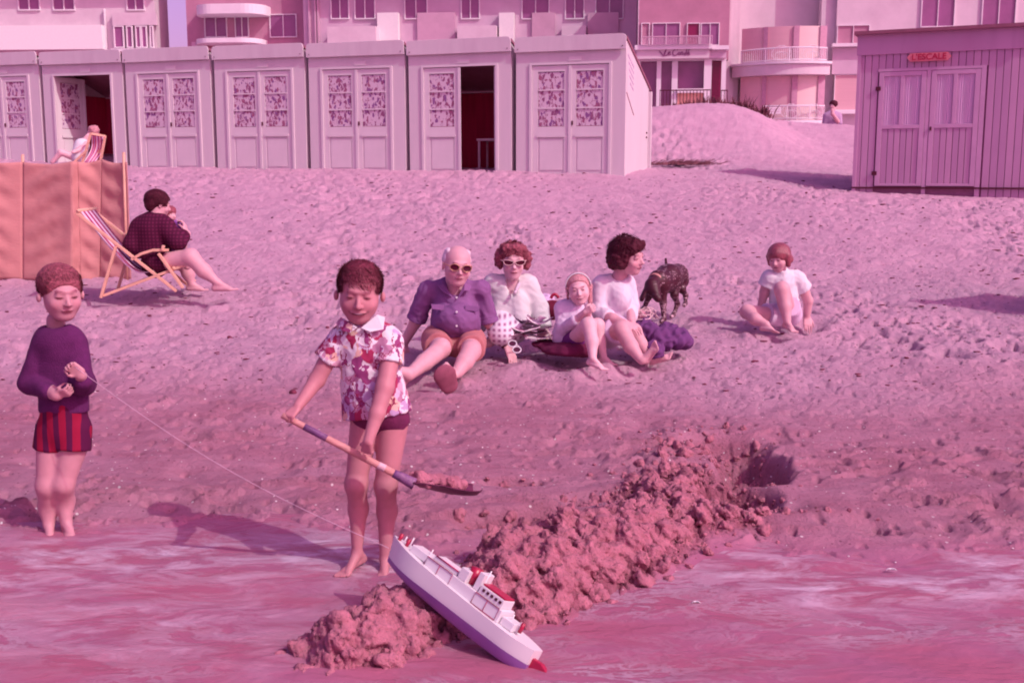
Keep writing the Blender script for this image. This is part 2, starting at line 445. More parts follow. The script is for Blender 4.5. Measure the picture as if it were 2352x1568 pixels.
def terrain(x, y):
    z = smooth_z(x, y)
    near = 1 - sst(7.5, 12, y)
    # swash edge follows the shore curve
    z = z + (3.95 - shore(x)) * .09 * (1 - sst(4.5, 6.0, y))
    wetm = 1 - sst(5.6, 7.0, y + .5 * fbm(x * .5, y * .5, 5, 2) * 1.6)             # 1 = damp and firm
    wash = 1 - sst(-.25, .25, y - shore(x))
    dry = 1 - wetm
    xw, yw = x + .05 * vn(x * 6, y * 6, 1), y + .05 * vn(x * 6, y * 6, 2)
    # soft trodden sand: broad swells, old footprints, crumbs
    z = z + dry * (.045 * fbm(x * 1.1, y * 1.1, 21, 3) + .014 * fbm(x * 3.1, y * 2.6, 3, 3))
    amp = dry * (.25 + 1.15 * sst(-.22, .25, fbm(x * .55 + .2 * y, y * .42, 77, 3)))
    f1, f2, r = worley(xw * 2.9, yw * 2.4, 31)
    z = z - amp * .032 * (1 - sst(.12, .42, f1)) * (r > .45) * (.3 + r) + amp * .010 * np.exp(-((f1 - .5) / .1) ** 2)
    f1, f2, r = worley(xw * 6.5 + 3.3, yw * 5.6, 41)
    z = z - amp * .038 * (1 - sst(.08, .38, f1)) * (r > .5)
    f1, f2, r = worley(xw * 12 + 1.3, yw * 8.6, 43)
    z = z - amp * .036 * (1 - sst(.05, .33, f1)) * (r > .58)
    f1, f2, r = worley(x * 24 + 1.3, y * 15, 47)
    z = z - dry * .022 * (1 - sst(.05, .36, f1)) * (r > .72) * sst(5, 6, y)
    z = z + dry * .016 * fbm(x * 11, y * 9, 55, 3)
    for hx_, hy_, hr_ in HOLLOWS:
        dd_ = np.hypot(x - hx_, (y - hy_) * 1.1); z = z - .032 * np.exp(-(dd_ / hr_) ** 2) + .016 * np.exp(-((dd_ - hr_ * 1.5) / (hr_ * .35)) ** 2) * (.5 + vn(x * 7, y * 7, 3) * 2)
    # damp sand: low scoops and pricks
    f1, f2, r = worley(xw * 3.6, yw * 2.4, 61)
    z = z - wetm * (1 - wash * .9) * (.024 * (1 - sst(.05, .40, f1)) * (r > .5) - .024 * fbm(x * 3.2, y * 5.5, 71, 4) - .030 * np.clip(.10 - np.abs(fbm(x * 2.6 + 3, y * 6.5, 75, 4)), 0, 1) / .10 * sst(-.1, .25, fbm(x * 1.2, y * 1.6, 78, 2)))
    f1, f2, r = worley(xw * 13, yw * 9, 65)
    z = z - wetm * (1 - wash * .9) * .020 * (1 - sst(.05, .35, f1)) * (r > .62)
    # the dug heaps and the hole
    hz, pz = heap_z(x, y), pit_z(x, y)
    m = sst(.012, .05, hz) + .55 * sst(.02, .07, -pz); m = np.clip(m, 0, 1)
    if np.any(m > 0):
        xx, yy = x + .03 * vn(x * 12, y * 12, 8), y + .03 * vn(x * 12, y * 12, 9)
        f1, f2, r = worley(xx * 8.5, yy * 8.0, 81); g1, g2, rr = worley(xx * 19, yy * 17, 85); k1, k2, r3 = worley(xx * 42, yy * 38, 89)
        rough = .05 * (r - .4) * sst(.0, .3, f2 - f1) - .022 * (1 - sst(0, .16, f2 - f1)) + .026 * (rr - .45) * sst(0, .3, g2 - g1) - .012 * (1 - sst(0, .2, g2 - g1)) + .009 * (r3 - .5)
        z = z + hz + pz + m * rough * np.clip(.35 + hz / .12 - pz / .12, 0, 1)
    return z, wetm, wash * (1 - sst(.01, .05, hz)), m
def gz(x, y): return float(terrain(np.array([x], float), np.array([y], float))[0][0])
def sz(x, y): return float(smooth_z(x, y))

def grid(ts, ys):
    X = ts[None, :] * ys[:, None]; Y = np.repeat(ys[:, None], len(ts), 1)
    nr, nc = X.shape
    i = np.arange(nr * nc).reshape(nr, nc)
    q = np.stack([i[:-1, :-1], i[:-1, 1:], i[1:, 1:], i[1:, :-1]], -1).reshape(-1, 4)
    return X.ravel(), Y.ravel(), q
_t = np.concatenate([-np.geomspace(3.2, .58, 30)[:-1], np.linspace(-.58, .58, 730), np.geomspace(.58, 3.2, 30)[1:]])
_y = [1.2]
while _y[-1] < 900:
    y_ = _y[-1]
    _y.append(y_ + (.03 if y_ < 2.4 else .0095 if y_ < 5.2 else max(.0095, y_ * .0032) if y_ < 13 else y_ * .0042 if y_ < 31 else y_ * .06))
_y = np.array(_y)
gx, gy, gq = grid(_t, _y)
gzv, wetm, wash, heapm = terrain(gx, gy)
gco = np.stack([gx, gy, gzv], 1)
me = npmesh('sand_ground', gco, gq, None, True)
for nm, arr in (('wet', np.clip(wetm, 0, 1)), ('wash', wash), ('heap', heapm)):
    a = me.attributes.new(nm, 'FLOAT', 'POINT'); a.data.foreach_set('value', arr.astype(np.float32))
def sand_mat():
    m, nt, b = nodes_of('sand'); N, L = nt.nodes, nt.links
    tc = N.new('ShaderNodeTexCoord')
    def noise(sc, det=5, ro=.6, st=None):
        n = N.new('ShaderNodeTexNoise'); n.inputs['Scale'].default_value = sc; n.inputs['Detail'].default_value = det; n.inputs['Roughness'].default_value = ro
        if st:
            mp = N.new('ShaderNodeMapping'); mp.inputs['Scale'].default_value = st; L.new(tc.outputs['Object'], mp.inputs[0]); L.new(mp.outputs[0], n.inputs[0])
        else: L.new(tc.outputs['Object'], n.inputs[0])
        return n.outputs[0]
    def rng(x, a, b_, c, d):
        r = N.new('ShaderNodeMapRange'); r.inputs[1].default_value = a; r.inputs[2].default_value = b_; r.inputs[3].default_value = c; r.inputs[4].default_value = d
        L.new(x, r.inputs[0]); return r.outputs[0]
    def mix(f, a, c):
        x = N.new('ShaderNodeMix'); x.data_type = 'RGBA'
        (L.new(f, x.inputs[0]) if not isinstance(f, float) else setattr(x.inputs[0], 'default_value', f))
        for s_, val in ((6, a), (7, c)):
            if isinstance(val, tuple): x.inputs[s_].default_value = (*val, 1)
            else: L.new(val, x.inputs[s_])
        return x.outputs[2]
    def attr(n):
        a = N.new('ShaderNodeAttribute'); a.attribute_name = n; return a.outputs['Fac']
    def mul(a, c):
        x = N.new('ShaderNodeMath'); x.operation = 'MULTIPLY'; L.new(a, x.inputs[0]); L.new(c, x.inputs[1]); return x.outputs[0]
    dry = mix(rng(noise(3.0), .35, .65, 0, 1), (.61, .375, .485), (.54, .315, .425))
    dry = mix(rng(noise(60, 3), .45, .75, 0, .5), dry, (.46, .24, .34))
    damp = mix(rng(noise(2.2, 6, .7), .35, .65, 0, 1), (.52, .255, .345), (.42, .175, .25))
    damp = mix(rng(noise(5, 6, .7, (.35, 1.6, 1)), .5, .68, 0, .5), damp, (.35, .12, .185))
    c = mix(attr('wet'), dry, damp)
    c = mix(attr('heap'), c, mix(rng(noise(30, 5), .35, .65, 0, 1), (.41, .155, .21), (.32, .095, .145)))
    c = mix(attr('wash'), c, (.31, .10, .18))
    # dark flecks for weed, grit and the painted shade of small pits, pale shell grit near the water
    fl = N.new('ShaderNodeTexVoronoi'); fl.inputs['Scale'].default_value = 34; L.new(tc.outputs['Object'], fl.inputs[0])
    lt = N.new('ShaderNodeMath'); lt.operation = 'LESS_THAN'; lt.inputs[1].default_value = .20; L.new(fl.outputs['Distance'], lt.inputs[0])
    sp = N.new('ShaderNodeSeparateColor'); L.new(fl.outputs['Color'], sp.inputs[0])
    gt = N.new('ShaderNodeMath'); gt.operation = 'GREATER_THAN'; gt.inputs[1].default_value = .80; L.new(sp.outputs[0], gt.inputs[0])
    gw = N.new('ShaderNodeMath'); gw.operation = 'GREATER_THAN'; gw.inputs[1].default_value = .93; L.new(sp.outputs[1], gw.inputs[0])
    c = mix(mul(lt.outputs[0], gt.outputs[0]), c, (.27, .10, .16))
    c = mix(mul(mul(lt.outputs[0], gw.outputs[0]), attr('wet')), c, (.75, .68, .68))
    L.new(c, b.inputs['Base Color'])
    L.new(rng(attr('wash'), 0, 1, .9, .28), b.inputs['Roughness'])
    b.inputs['Specular IOR Level'].default_value = .25
    n1 = noise(90, 6, .75); n2 = noise(24, 6, .7)
    b1 = N.new('ShaderNodeBump'); b1.inputs['Strength'].default_value = .55; b1.inputs['Distance'].default_value = .012; L.new(n1, b1.inputs['Height'])
    b2 = N.new('ShaderNodeBump'); b2.inputs['Strength'].default_value = .8; b2.inputs['Distance'].default_value = .03; L.new(n2, b2.inputs['Height'])
    inv = rng(attr('wash'), 0, 1, 1, .1)
    L.new(inv, b1.inputs['Strength']); L.new(rng(attr('wash'), 0, 1, .75, .05), b2.inputs['Strength'])
    L.new(b1.outputs[0], b2.inputs['Normal']); L.new(b2.outputs[0], b.inputs['Normal'])
    return m
SAND = sand_mat(); me.materials.append(SAND)
go = link('sand_ground', me); tag(go, kind='structure')

# lumps of dug sand: one implicit surface, broken and overhanging like the real spoil
r_ = np.random.RandomState(21); HS = SDF(.012); k_ = 0
while k_ < 2600:
    x_, y_ = r_.uniform(-.95, 1.55), r_.uniform(2.75, 5.5)
    hz_, pz_ = float(heap_z(x_, y_)), float(pit_z(x_, y_))
    if r_.rand() > np.clip((hz_ - .012) / .07, 0, 1) * np.clip(1 + pz_ / .08, .25, 1): continue
    rb_ = .006 + .042 * r_.rand() ** 3.4; rb_ *= .55 + .45 * min(1, hz_ / .1)
    A_ = np.linalg.qr(r_.randn(3, 3))[0]
    HS.ell((x_, y_, gz(x_, y_) + rb_ * r_.uniform(-.5, .45)), rb_ * r_.uniform(.6, 1.35, 3), A_, .010); k_ += 1
k_ = 0
while k_ < 700:
    a_, b_, c_, d_, e_ = PITS[r_.randint(len(PITS))]; x_, y_ = a_ + r_.randn() * d_ * 1.1, b_ + r_.randn() * e_ * 1.1
    if float(pit_z(x_, y_)) > -.012: continue
    rb_ = .006 + .018 * r_.rand() ** 2.6
    HS.ell((x_, y_, gz(x_, y_) + rb_ * r_.uniform(-.8, .0)), rb_ * r_.uniform(.6, 1.35, 3), np.linalg.qr(r_.randn(3, 3))[0], .010); k_ += 1
HV, HQ = HS.mesh(.0078)
hn_ = vnormals(HV, HQ); c1 = worley(HV[:, 0] * 24 + HV[:, 2] * 15, HV[:, 1] * 22 + HV[:, 2] * 19, 3); c2 = worley(HV[:, 0] * 60 + HV[:, 2] * 38, HV[:, 1] * 55 - HV[:, 2] * 41, 6)
HV = HV + hn_ * (folds(HV, 70, 3) * .004 + (c1[2] - .5) * .015 * (.3 + 1.2 * sst(-.1, .3, fbm(HV[:, 0] * 3, HV[:, 1] * 3, 5, 2))) - .010 * (1 - sst(0, .12, c1[1] - c1[0])) + (c2[2] - .5) * .010 - .004 * (1 - sst(0, .15, c2[1] - c2[0])))[:, None]
ho = link('sand_mound', npmesh('sand_mound', HV, HQ, M('wet dug sand', (.385, .145, .195), .95, .22, 30, bump=1.0, bs=90, dirt=(.27, .065, .115), dscale=9), True)); tag(ho, kind='structure')

# ------------------------------------------------------------------ thin sheet of sea water running up the sand, with foam
wt = np.linspace(-1.4, 1.4, 300); wy = np.arange(1.2, 4.9, .016)
wx, wyy, wq = grid(wt, wy)
wz = .012 + .010 * fbm(wx * 2.2, wyy * 5.5, 91, 4) + .004 * fbm(wx * 9, wyy * 16, 95, 3)
lobe = (wyy - shore(wx)) * .02
wz = wz - np.clip((wyy - shore(wx) - .12) / .9, 0, 1) * .5
wme = npmesh('sea_water', np.stack([wx, wyy, wz], 1), wq, None, True)
def water_mat():
    m, nt, b = nodes_of('sea water'); N, L = nt.nodes, nt.links
    tc = N.new('ShaderNodeTexCoord'); mp = N.new('ShaderNodeMapping'); mp.inputs['Scale'].default_value = (1.25, 2.7, 1); mp.inputs['Rotation'].default_value = (0, 0, .22)
    L.new(tc.outputs['Object'], mp.inputs[0])
    wn_ = N.new('ShaderNodeTexNoise'); wn_.inputs['Scale'].default_value = 1.5; wn_.inputs['Detail'].default_value = 3; L.new(mp.outputs[0], wn_.inputs[0])
    ad = N.new('ShaderNodeMix'); ad.data_type = 'RGBA'; ad.blend_type = 'LINEAR_LIGHT'; ad.inputs[0].default_value = .35
    L.new(mp.outputs[0], ad.inputs[6]); L.new(wn_.outputs['Color'], ad.inputs[7])
    n1 = N.new('ShaderNodeTexNoise'); n1.inputs['Scale'].default_value = 3.4; n1.inputs['Detail'].default_value = 10; n1.inputs['Roughness'].default_value = .74; L.new(ad.outputs[2], n1.inputs[0])
    # ridge of the noise -> thin foam lines
    s1 = N.new('ShaderNodeMath'); s1.operation = 'SUBTRACT'; s1.inputs[1].default_value = .5; L.new(n1.outputs[0], s1.inputs[0])
    ab = N.new('ShaderNodeMath'); ab.operation = 'ABSOLUTE'; L.new(s1.outputs[0], ab.inputs[0])
    r1 = N.new('ShaderNodeMapRange'); r1.inputs[1].default_value = .0; r1.inputs[2].default_value = .05; r1.inputs[3].default_value = .62; r1.inputs[4].default_value = 0; L.new(ab.outputs[0], r1.inputs[0])
    n2 = N.new('ShaderNodeTexNoise'); n2.inputs['Scale'].default_value = 1.1; n2.inputs['Detail'].default_value = 4; L.new(mp.outputs[0], n2.inputs[0])
    r2 = N.new('ShaderNodeMapRange'); r2.inputs[1].default_value = .42; r2.inputs[2].default_value = .66; L.new(n2.outputs[0], r2.inputs[0])
    mu = N.new('ShaderNodeMath'); mu.operation = 'MULTIPLY'; L.new(r1.outputs[0], mu.inputs[0]); L.new(r2.outputs[0], mu.inputs[1])
    # broad froth near the swash edge
    at = N.new('ShaderNodeAttribute'); at.attribute_name = 'edge'
    r3 = N.new('ShaderNodeMapRange'); r3.inputs[1].default_value = .44; r3.inputs[2].default_value = .62; r3.inputs[4].default_value = .85; L.new(n1.outputs[0], r3.inputs[0])
    m3 = N.new('ShaderNodeMath'); m3.operation = 'MULTIPLY'; L.new(r3.outputs[0], m3.inputs[0]); L.new(at.outputs['Fac'], m3.inputs[1])
    mxx = N.new('ShaderNodeMath'); mxx.operation = 'MAXIMUM'; L.new(mu.outputs[0], mxx.inputs[0]); L.new(m3.outputs[0], mxx.inputs[1])
    n5 = N.new('ShaderNodeTexNoise'); n5.inputs['Scale'].default_value = 2.0; n5.inputs['Detail'].default_value = 5; L.new(mp.outputs[0], n5.inputs[0])
    r5 = N.new('ShaderNodeMapRange'); r5.inputs[1].default_value = .4; r5.inputs[2].default_value = .6; L.new(n5.outputs[0], r5.inputs[0])
    cm = N.new('ShaderNodeMix'); cm.data_type = 'RGBA'; cm.inputs[6].default_value = (.34, .12, .20, 1); cm.inputs[7].default_value = (.35, .11, .175, 1); L.new(r5.outputs[0], cm.inputs[0])
    fm = N.new('ShaderNodeMix'); fm.data_type = 'RGBA'; fm.inputs[7].default_value = (.62, .50, .60, 1); L.new(mxx.outputs[0], fm.inputs[0]); L.new(cm.outputs[2], fm.inputs[6])
    L.new(fm.outputs[2], b.inputs['Base Color'])
    rr = N.new('ShaderNodeMapRange'); rr.inputs[3].default_value = .32; rr.inputs[4].default_value = .8; L.new(mxx.outputs[0], rr.inputs[0]); L.new(rr.outputs[0], b.inputs['Roughness'])
    b.inputs['IOR'].default_value = 1.33; b.inputs['Specular IOR Level'].default_value = .22
    n6 = N.new('ShaderNodeTexNoise'); n6.inputs['Scale'].default_value = 9; n6.inputs['Detail'].default_value = 5; L.new(ad.outputs[2], n6.inputs[0])
    sm = N.new('ShaderNodeMath'); sm.operation = 'MULTIPLY_ADD'; sm.inputs[1].default_value = .5; L.new(mxx.outputs[0], sm.inputs[0]); L.new(n6.outputs[0], sm.inputs[2])
    bp = N.new('ShaderNodeBump'); bp.inputs['Strength'].default_value = .5; bp.inputs['Distance'].default_value = .02; L.new(sm.outputs[0], bp.inputs['Height']); L.new(bp.outputs[0], b.inputs['Normal'])
    return m
a = wme.attributes.new('edge', 'FLOAT', 'POINT')
a.data.foreach_set('value', (np.exp(-((wyy - shore(wx) + .28 + .2 * fbm(wx * 1.4, wyy * 1.4, 97, 2)) / .26) ** 2) + .9 * np.exp(-((wx - -.15) / .32) ** 2 - ((wyy - 3.72) / .25) ** 2) + .6 * np.exp(-((wx - -1.1) / .7) ** 2 - ((wyy - 3.1) / .3) ** 2)).clip(0, 1).astype(np.float32))
wme.materials.append(water_mat()); wo_ = link('sea_water', wme); tag(wo_, kind='structure')

# ================================================================== BEACH HUTS
WHITE = M('hut white paint', (.62, .55, .58), .6, .04, 3, bump=.06, bs=60, dirt=(.50, .38, .46), dscale=1.3, stretch=(1, 1, .15))
WHITE2 = M('door white paint', (.65, .58, .61), .5, .04, 3, bump=.04, bs=60)
SHADEIN = M('crimson shade inside', (.50, .02, .09), .85, .2, 3, stretch=(6, 6, .4))  # crimson of deep shade put into the inner boards' colour
ROOFM = M('dark roof felt', (.27, .10, .15), .8, .15, 5)
IRON = M('dark iron', (.10, .02, .04), .5, .1, 20, metal=.3)
CURT = [Mpattern('printed curtain %d' % i, (.60, .48, .56), [(.26, .09, .19), (.32, .11, .20), (.24, .10, .26)], 13, .32, stretch=(1.5, 1.5, .9), lines=(.30, .12, .2), world=True) for i in range(1)][0]
HA = rad(19); HW = 2.02
hx, hy = Vector((math.cos(HA), -math.sin(HA), 0)), Vector((math.sin(HA), math.cos(HA), 0))
HR = P(1440, 397, 18.8)                       # right front foot of the row
HL = P(310, 385, 22.1)
def plate(mb, poly, y0, y1): return mb.prism(poly, y0, y1)
def make_hut(k, label, open_door=None, hinge_in=False):
    """k = huts to the left of the last one"""
    o = HR - hx * (HW * (k + 1))
    zb = HR.z + (HL.z - HR.z) * ((k + .5) / 5.0)
    rr = random.Random(k + 3)
    t = empty('beach_hut', (o.x, o.y, zb + rr.uniform(-.01, .01)), -HA)
    t.rotation_euler[1] = rr.uniform(-.004, .004)
    tag(t, label, 'beach hut', 'white wooden beach huts in a row')
    W, D, H, HB = HW - .085, 1.85, 2.28, 1.50
    x0 = .04
    dl, dr, dh = .33, 1.69, 1.81                                       # door opening
    # walls
    m = MB()
    m.box(x0, 0, -.35, dl, .05, 2.16); m.box(dr, 0, -.35, x0 + W, .05, 2.16); m.box(dl, 0, dh, dr, .05, 2.16)
    m.build('front_wall', WHITE, t)
    for xa in (x0, x0 + W - .045):
        MB().add([(xa, .05, -.4), (xa + .045, .05, -.4), (xa + .045, D, -.4), (xa, D, -.4), (xa, .05, 2.18), (xa + .045, .05, 2.18), (xa + .045, D, HB), (xa, D, HB)],
                 [(3, 2, 1, 0), (4, 5, 6, 7), (0, 1, 5, 4), (2, 3, 7, 6), (1, 2, 6, 5), (3, 0, 4, 7)]).build('side_wall', WHITE, t)
    box('rear_wall', x0 + .045, D - .04, -.4, x0 + W - .045, D, HB, WHITE, t)
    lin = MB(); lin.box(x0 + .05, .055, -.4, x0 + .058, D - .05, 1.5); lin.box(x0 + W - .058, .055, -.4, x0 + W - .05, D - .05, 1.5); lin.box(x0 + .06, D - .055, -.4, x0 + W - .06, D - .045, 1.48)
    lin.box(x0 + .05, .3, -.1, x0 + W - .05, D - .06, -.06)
    lin.build('lining', SHADEIN, t)
    rf = MB(); y0, y1 = -.03, D + .12; z0 = 2.20; z1 = 2.20 - (2.20 - HB - .02) * (y1 / D)
    rf.add([(x0 - .01, y0, z0), (x0 + W + .02, y0, z0), (x0 + W + .02, y1, z1), (x0 - .01, y1, z1), (x0 - .01, y0, z0 + .045), (x0 + W + .02, y0, z0 + .045), (x0 + W + .02, y1, z1 + .045), (x0 - .01, y1, z1 + .045)],
           [(3, 2, 1, 0), (4, 5, 6, 7), (0, 1, 5, 4), (2, 3, 7, 6), (1, 2, 6, 5), (3, 0, 4, 7)])
    rf.build('roof', ROOFM, t)
    # fascia board, its upper corners rounded
    c, n, fz0, fz1 = .07, 5, 2.03, 2.28
    poly = [(x0 - .012, fz0), (x0 + W + .012, fz0), (x0 + W + .012, fz1 - c)]
    poly += [(x0 + W + .012 - c + c * math.cos(a_), fz1 - c + c * math.sin(a_)) for a_ in [i * math.pi / 2 / n for i in range(1, n)]] + [(x0 + W - c, fz1), (x0 + c, fz1)]
    poly += [(x0 - .012 + c - c * math.sin(a_), fz1 - c + c * math.cos(a_)) for a_ in [i * math.pi / 2 / n for i in range(1, n)]] + [(x0 - .012, fz1 - c)]
    fb = MB().prism(poly, -.062, -.034).build('fascia_board', WHITE, t, bevel=.004)
    for bx_ in (x0 + .05, x0 + W - .05): MB().tube([(bx_, -.072, 2.08), (bx_, -.060, 2.08)], .009, 8).build('bolt', IRON, fb)
    # door frame
    fr = MB(); fr.box(dl - .045, -.022, -.3, dl, -.001, dh + .03); fr.box(dr, -.022, -.3, dr + .045, -.001, dh + .03); fr.box(dl, -.022, dh, dr, -.001, dh + .03)
    fr.build('door_frame', WHITE2, t)
    box('number_plate', .98, -.012, 1.87, 1.20, -.001, 1.94, WHITE2, t)
    half = (dr - dl) / 2
    for side in (0, 1):
        dx0 = dl + side * half + .004; dw = half - .008
        d = MB()
        y0, y1 = .004, .04
        gl, gr = .10, dw - .10; g0, g1 = .78, 1.70
        d.box(0, y0, -.3, gl, y1, dh - .01); d.box(gr, y0, -.3, dw, y1, dh - .01); d.box(gl, y0, g1, gr, y1, dh - .01); d.box(gl, y0, .62, gr, y1, g0)
        d.box(gl, y0 + .015, -.3, gr, y1 - .004, .62)
        door = d.build('door', WHITE2, t)
        door.location = (dx0, 0, 0)
        pp = MB(); pw = .014
        pp.box(gl - .02, -.012, .60, gr + .02, y0 - .001, .645).build('rail', WHITE2, door)
        box('panel', gl + .03, y0 + .004, .04, gr - .03, y0 + .013, .57, WHITE2, door, bevel=.003)
        hh = (g1 - g0) / 3
        for i in range(3):
            box('pane', gl + .006, .018, g0 + i * hh + .008, gr - .006, .024, g0 + (i + 1) * hh - .008, CURT, door)
            if i: box('glazing_bar', gl, .001, g0 + i * hh - .011, gr, .03, g0 + i * hh + .011, WHITE2, door)
        if side == 1 and open_door is None:
            MB().box(.03, -.02, .80, .052, -.001, .87).build('handle', IRON, door)
        if side == 0: MB().box(dw - .02, -.016, -.28, dw + .03, -.002, dh - .015).build('cover_strip', WHITE2, door)
        if open_door == 'right' and side == 1:
            door.location = (dr - .01, .05, 0); door.rotation_euler = (0, 0, rad(-96 + 180)); door.scale.x = 1
        if open_door == 'both':
            if side == 1: door.location = (dr + .1, .08, 0); door.rotation_euler = (0, 0, rad(88)); door.location = (dr + .15, .06, 0)
            else: door.location = (dl - .02, .06, 0); door.rotation_euler = (0, 0, rad(80))
    return t
make_hut(0, 'white beach hut at the right end of the row, its sunlit side wall showing')
make_hut(1, 'white beach hut with its right door open on a dark room with a table', open_door='right')
make_hut(2, 'closed white beach hut third from the right end, beside the one with an open door')
make_hut(3, 'closed white beach hut in the middle of the row, between two other closed huts')
make_hut(4, 'closed white beach hut next to the wide open one at the left end')
make_hut(5, 'white beach hut with both doors open behind the striped deckchair', open_door='both')
make_hut(6, 'white beach hut at the far left end behind the orange windbreak')
hutmat = Matrix.Translation(HR - hx * HW) @ Matrix.Rotation(-HA, 4, 'Z')
def hutw(k, x, y, z): return Matrix.Translation(HR - hx * (HW * (k + 1))) @ Matrix.Rotation(-HA, 4, 'Z') @ Vector((x, y, z))
# painted text line and slanting stripe on the sunlit side wall
hut0 = bpy.data.objects['beach_hut']
def strokes(mb, pts, w, y=0): 
    for i in range(len(pts) - 1): mb.bar((pts[i][0], y, pts[i][1]), (pts[i + 1][0], y, pts[i + 1][1]), w, .004)
LET = M('faded lilac lettering', (.46, .30, .50), .8, .1)
wx_ = .04 + HW - .085
mb = MB(); rs = random.Random(4)
for row in range(5):
    y_, z_ = .12 + row * .05, 1.93 - row * .115
    for i in range(9 - row):
        yy0 = y_ + i * .055; zz0 = z_ - (i * .055) * .38
        if zz0 > 2.1 - yy0 * .4: continue
        mb.bar((wx_ + .002, yy0, zz0), (wx_ + .002, yy0 + rs.uniform(.01, .03), zz0 + rs.uniform(.02, .05)), .006, .004, up=(1, 0, 0))
        mb.bar((wx_ + .002, yy0 + .02, zz0 + .04), (wx_ + .002, yy0 + .035, zz0 - .005), .006, .004, up=(1, 0, 0))
mb.build('faded_lettering', LET, hut0)['kind'] = 'stuff'
MB().bar((wx_ + .004, .06, 1.33), (wx_ + .004, .62, .98), .012, .008, up=(1, 0, 0)).build('cable', ROOFM, hut0)
mb = MB(); mb.box(wx_ + .001, 1.66, .62, wx_ + .02, 1.70, .65); mb.box(wx_ + .001, 1.67, .70, wx_ + .02, 1.70, .73); mb.build('hook', IRON, hut0)
box('corner_post', wx_ + .002, 1.84, -.3, wx_ + .05, 1.93, 1.46, WHITE, hut0)
# table inside the open hut
tb = empty('table', hutw(1, 1.04, .75, .0), -HA); tag(tb, 'pale table with thin legs just inside the open hut', 'table')
PALE = M('pale table paint', (.62, .45, .5), .5, .08)
MB().box(0, 0, .58, .62, .5, .62).build('table_top', PALE, tb)
for a_ in ((.02, .02), (.57, .02), (.02, .45), (.57, .45)): MB().box(a_[0], a_[1], -.1, a_[0] + .035, a_[1] + .035, .578).build('leg', PALE, tb)
# clothes hanging in the left hut
s_ = SDF(.04)
c_ = hutw(5, 1.36, .7, 1.35)
for i in range(7): s_.ell(c_ + Vector((RNG.uniform(-.14, .14), RNG.uniform(-.1, .1), RNG.uniform(-.2, .18))), (.09, .06, .13))
V, Q = s_.mesh(.02); V = V + vnormals(V, Q) * (folds(V, 18, 3) * .02)[:, None]
o = link('hanging_clothes', npmesh('hanging_clothes', V - np.array(c_), Q, M('pinkish cloth', (.42, .16, .24), .9, .2)), loc=c_)
tag(o, 'crumpled pale clothes hanging in the dark open hut', 'clothes')

# ================================================================== THE PLANKED HUT ON THE RIGHT
SA = rad(26)
SO = P(1958, 424, 17.7)
sd, sn = Vector((math.cos(SA), -math.sin(SA), 0)), Vector((-math.sin(SA), -math.cos(SA), 0))       # along the front, out of the front
def splane(u, v):
    """pixel -> (along, up) on the shed's front"""
    d = ray(u, v); t = (SO - CAMP).dot(sn) / d.dot(sn); p = CAMP + d * t
    return (p - SO).dot(sd), p.z - SO.z
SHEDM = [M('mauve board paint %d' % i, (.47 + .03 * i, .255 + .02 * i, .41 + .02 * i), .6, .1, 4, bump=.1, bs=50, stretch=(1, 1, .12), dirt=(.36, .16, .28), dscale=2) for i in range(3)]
d1a_, d1b_, d2a_, zdoor_ = splane(2014, 300)[0], splane(2122, 300)[0], splane(2133, 300)[0], splane(2070, 165)[1]
SHEDL = M('mauve frame paint', (.55, .32, .48), .55, .08, 4, bump=.05, bs=60)
shed = empty('planked_beach_hut', SO, -SA); tag(shed, 'mauve boarded beach hut with a red name board', 'beach hut')  # mauve is the boards' own paint
SWD = 2.62; SH = splane(1975, 82)[1]
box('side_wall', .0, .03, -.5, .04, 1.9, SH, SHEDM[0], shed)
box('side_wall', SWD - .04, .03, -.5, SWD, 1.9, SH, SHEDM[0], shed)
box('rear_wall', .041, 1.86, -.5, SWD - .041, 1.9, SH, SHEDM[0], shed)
INN = M('dusky mauve board', (.30, .12, .22), .8)
box('inner_wall', .041, .03, -.5, SWD - .041, .05, SH, INN, shed)
box('door_post', d1b_ + .006, -.008, -.3, d2a_ - .006, .028, zdoor_ + .03, SHEDL, shed); box('door_post', d2a_ + (d1b_ - d1a_) + .006, -.012, -.3, d2a_ + (d1b_ - d1a_) + .075, .028, zdoor_ + .03, SHEDL, shed); box('door_head', d1a_ - .02, -.014, zdoor_ + .006, d2a_ + (d1b_ - d1a_) + .075, .028, zdoor_ + .05, SHEDL, shed)
box('roof', -.06, -.12, SH, SWD + .06, 2.0, SH + .05, ROOFM, shed)
box('sill', -.01, -.035, -.06, SWD + .01, .02, -.035, IRON, shed)
s1, zt = splane(2010, 150); d1a, _ = splane(2014, 300); d1b, _ = splane(2122, 300); d2a, _ = splane(2133, 300)
zdoor = splane(2070, 165)[1]
pw = .105; pmesh = {}
def plank(x0, x1, z0, z1, y=0.0, par=shed, i=0):
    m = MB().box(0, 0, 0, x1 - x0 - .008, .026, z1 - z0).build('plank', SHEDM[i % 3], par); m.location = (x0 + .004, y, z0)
    b = m.modifiers.new('b', 'BEVEL'); b.width = .004; b.segments = 1
    return m
i = 0; x = 0.0
while x < SWD - .02:
    x1 = min(x + pw, SWD)
    full = x1 < d1a + .02 or x > d2a + (d1b - d1a) + .02
    plank(x, x1, -.3 if full else zdoor + .045, SH, 0.0, shed, (i * 7) % 5); x = x1; i += 1
box('fascia_board', -.02, -.028, splane(1980, 128)[1], SWD + .02, -.002, SH, SHEDM[1], shed)
box('corner_board', -.004, -.03, -.32, .05, -.002, splane(1980, 128)[1] - .002, SHEDM[2], shed)
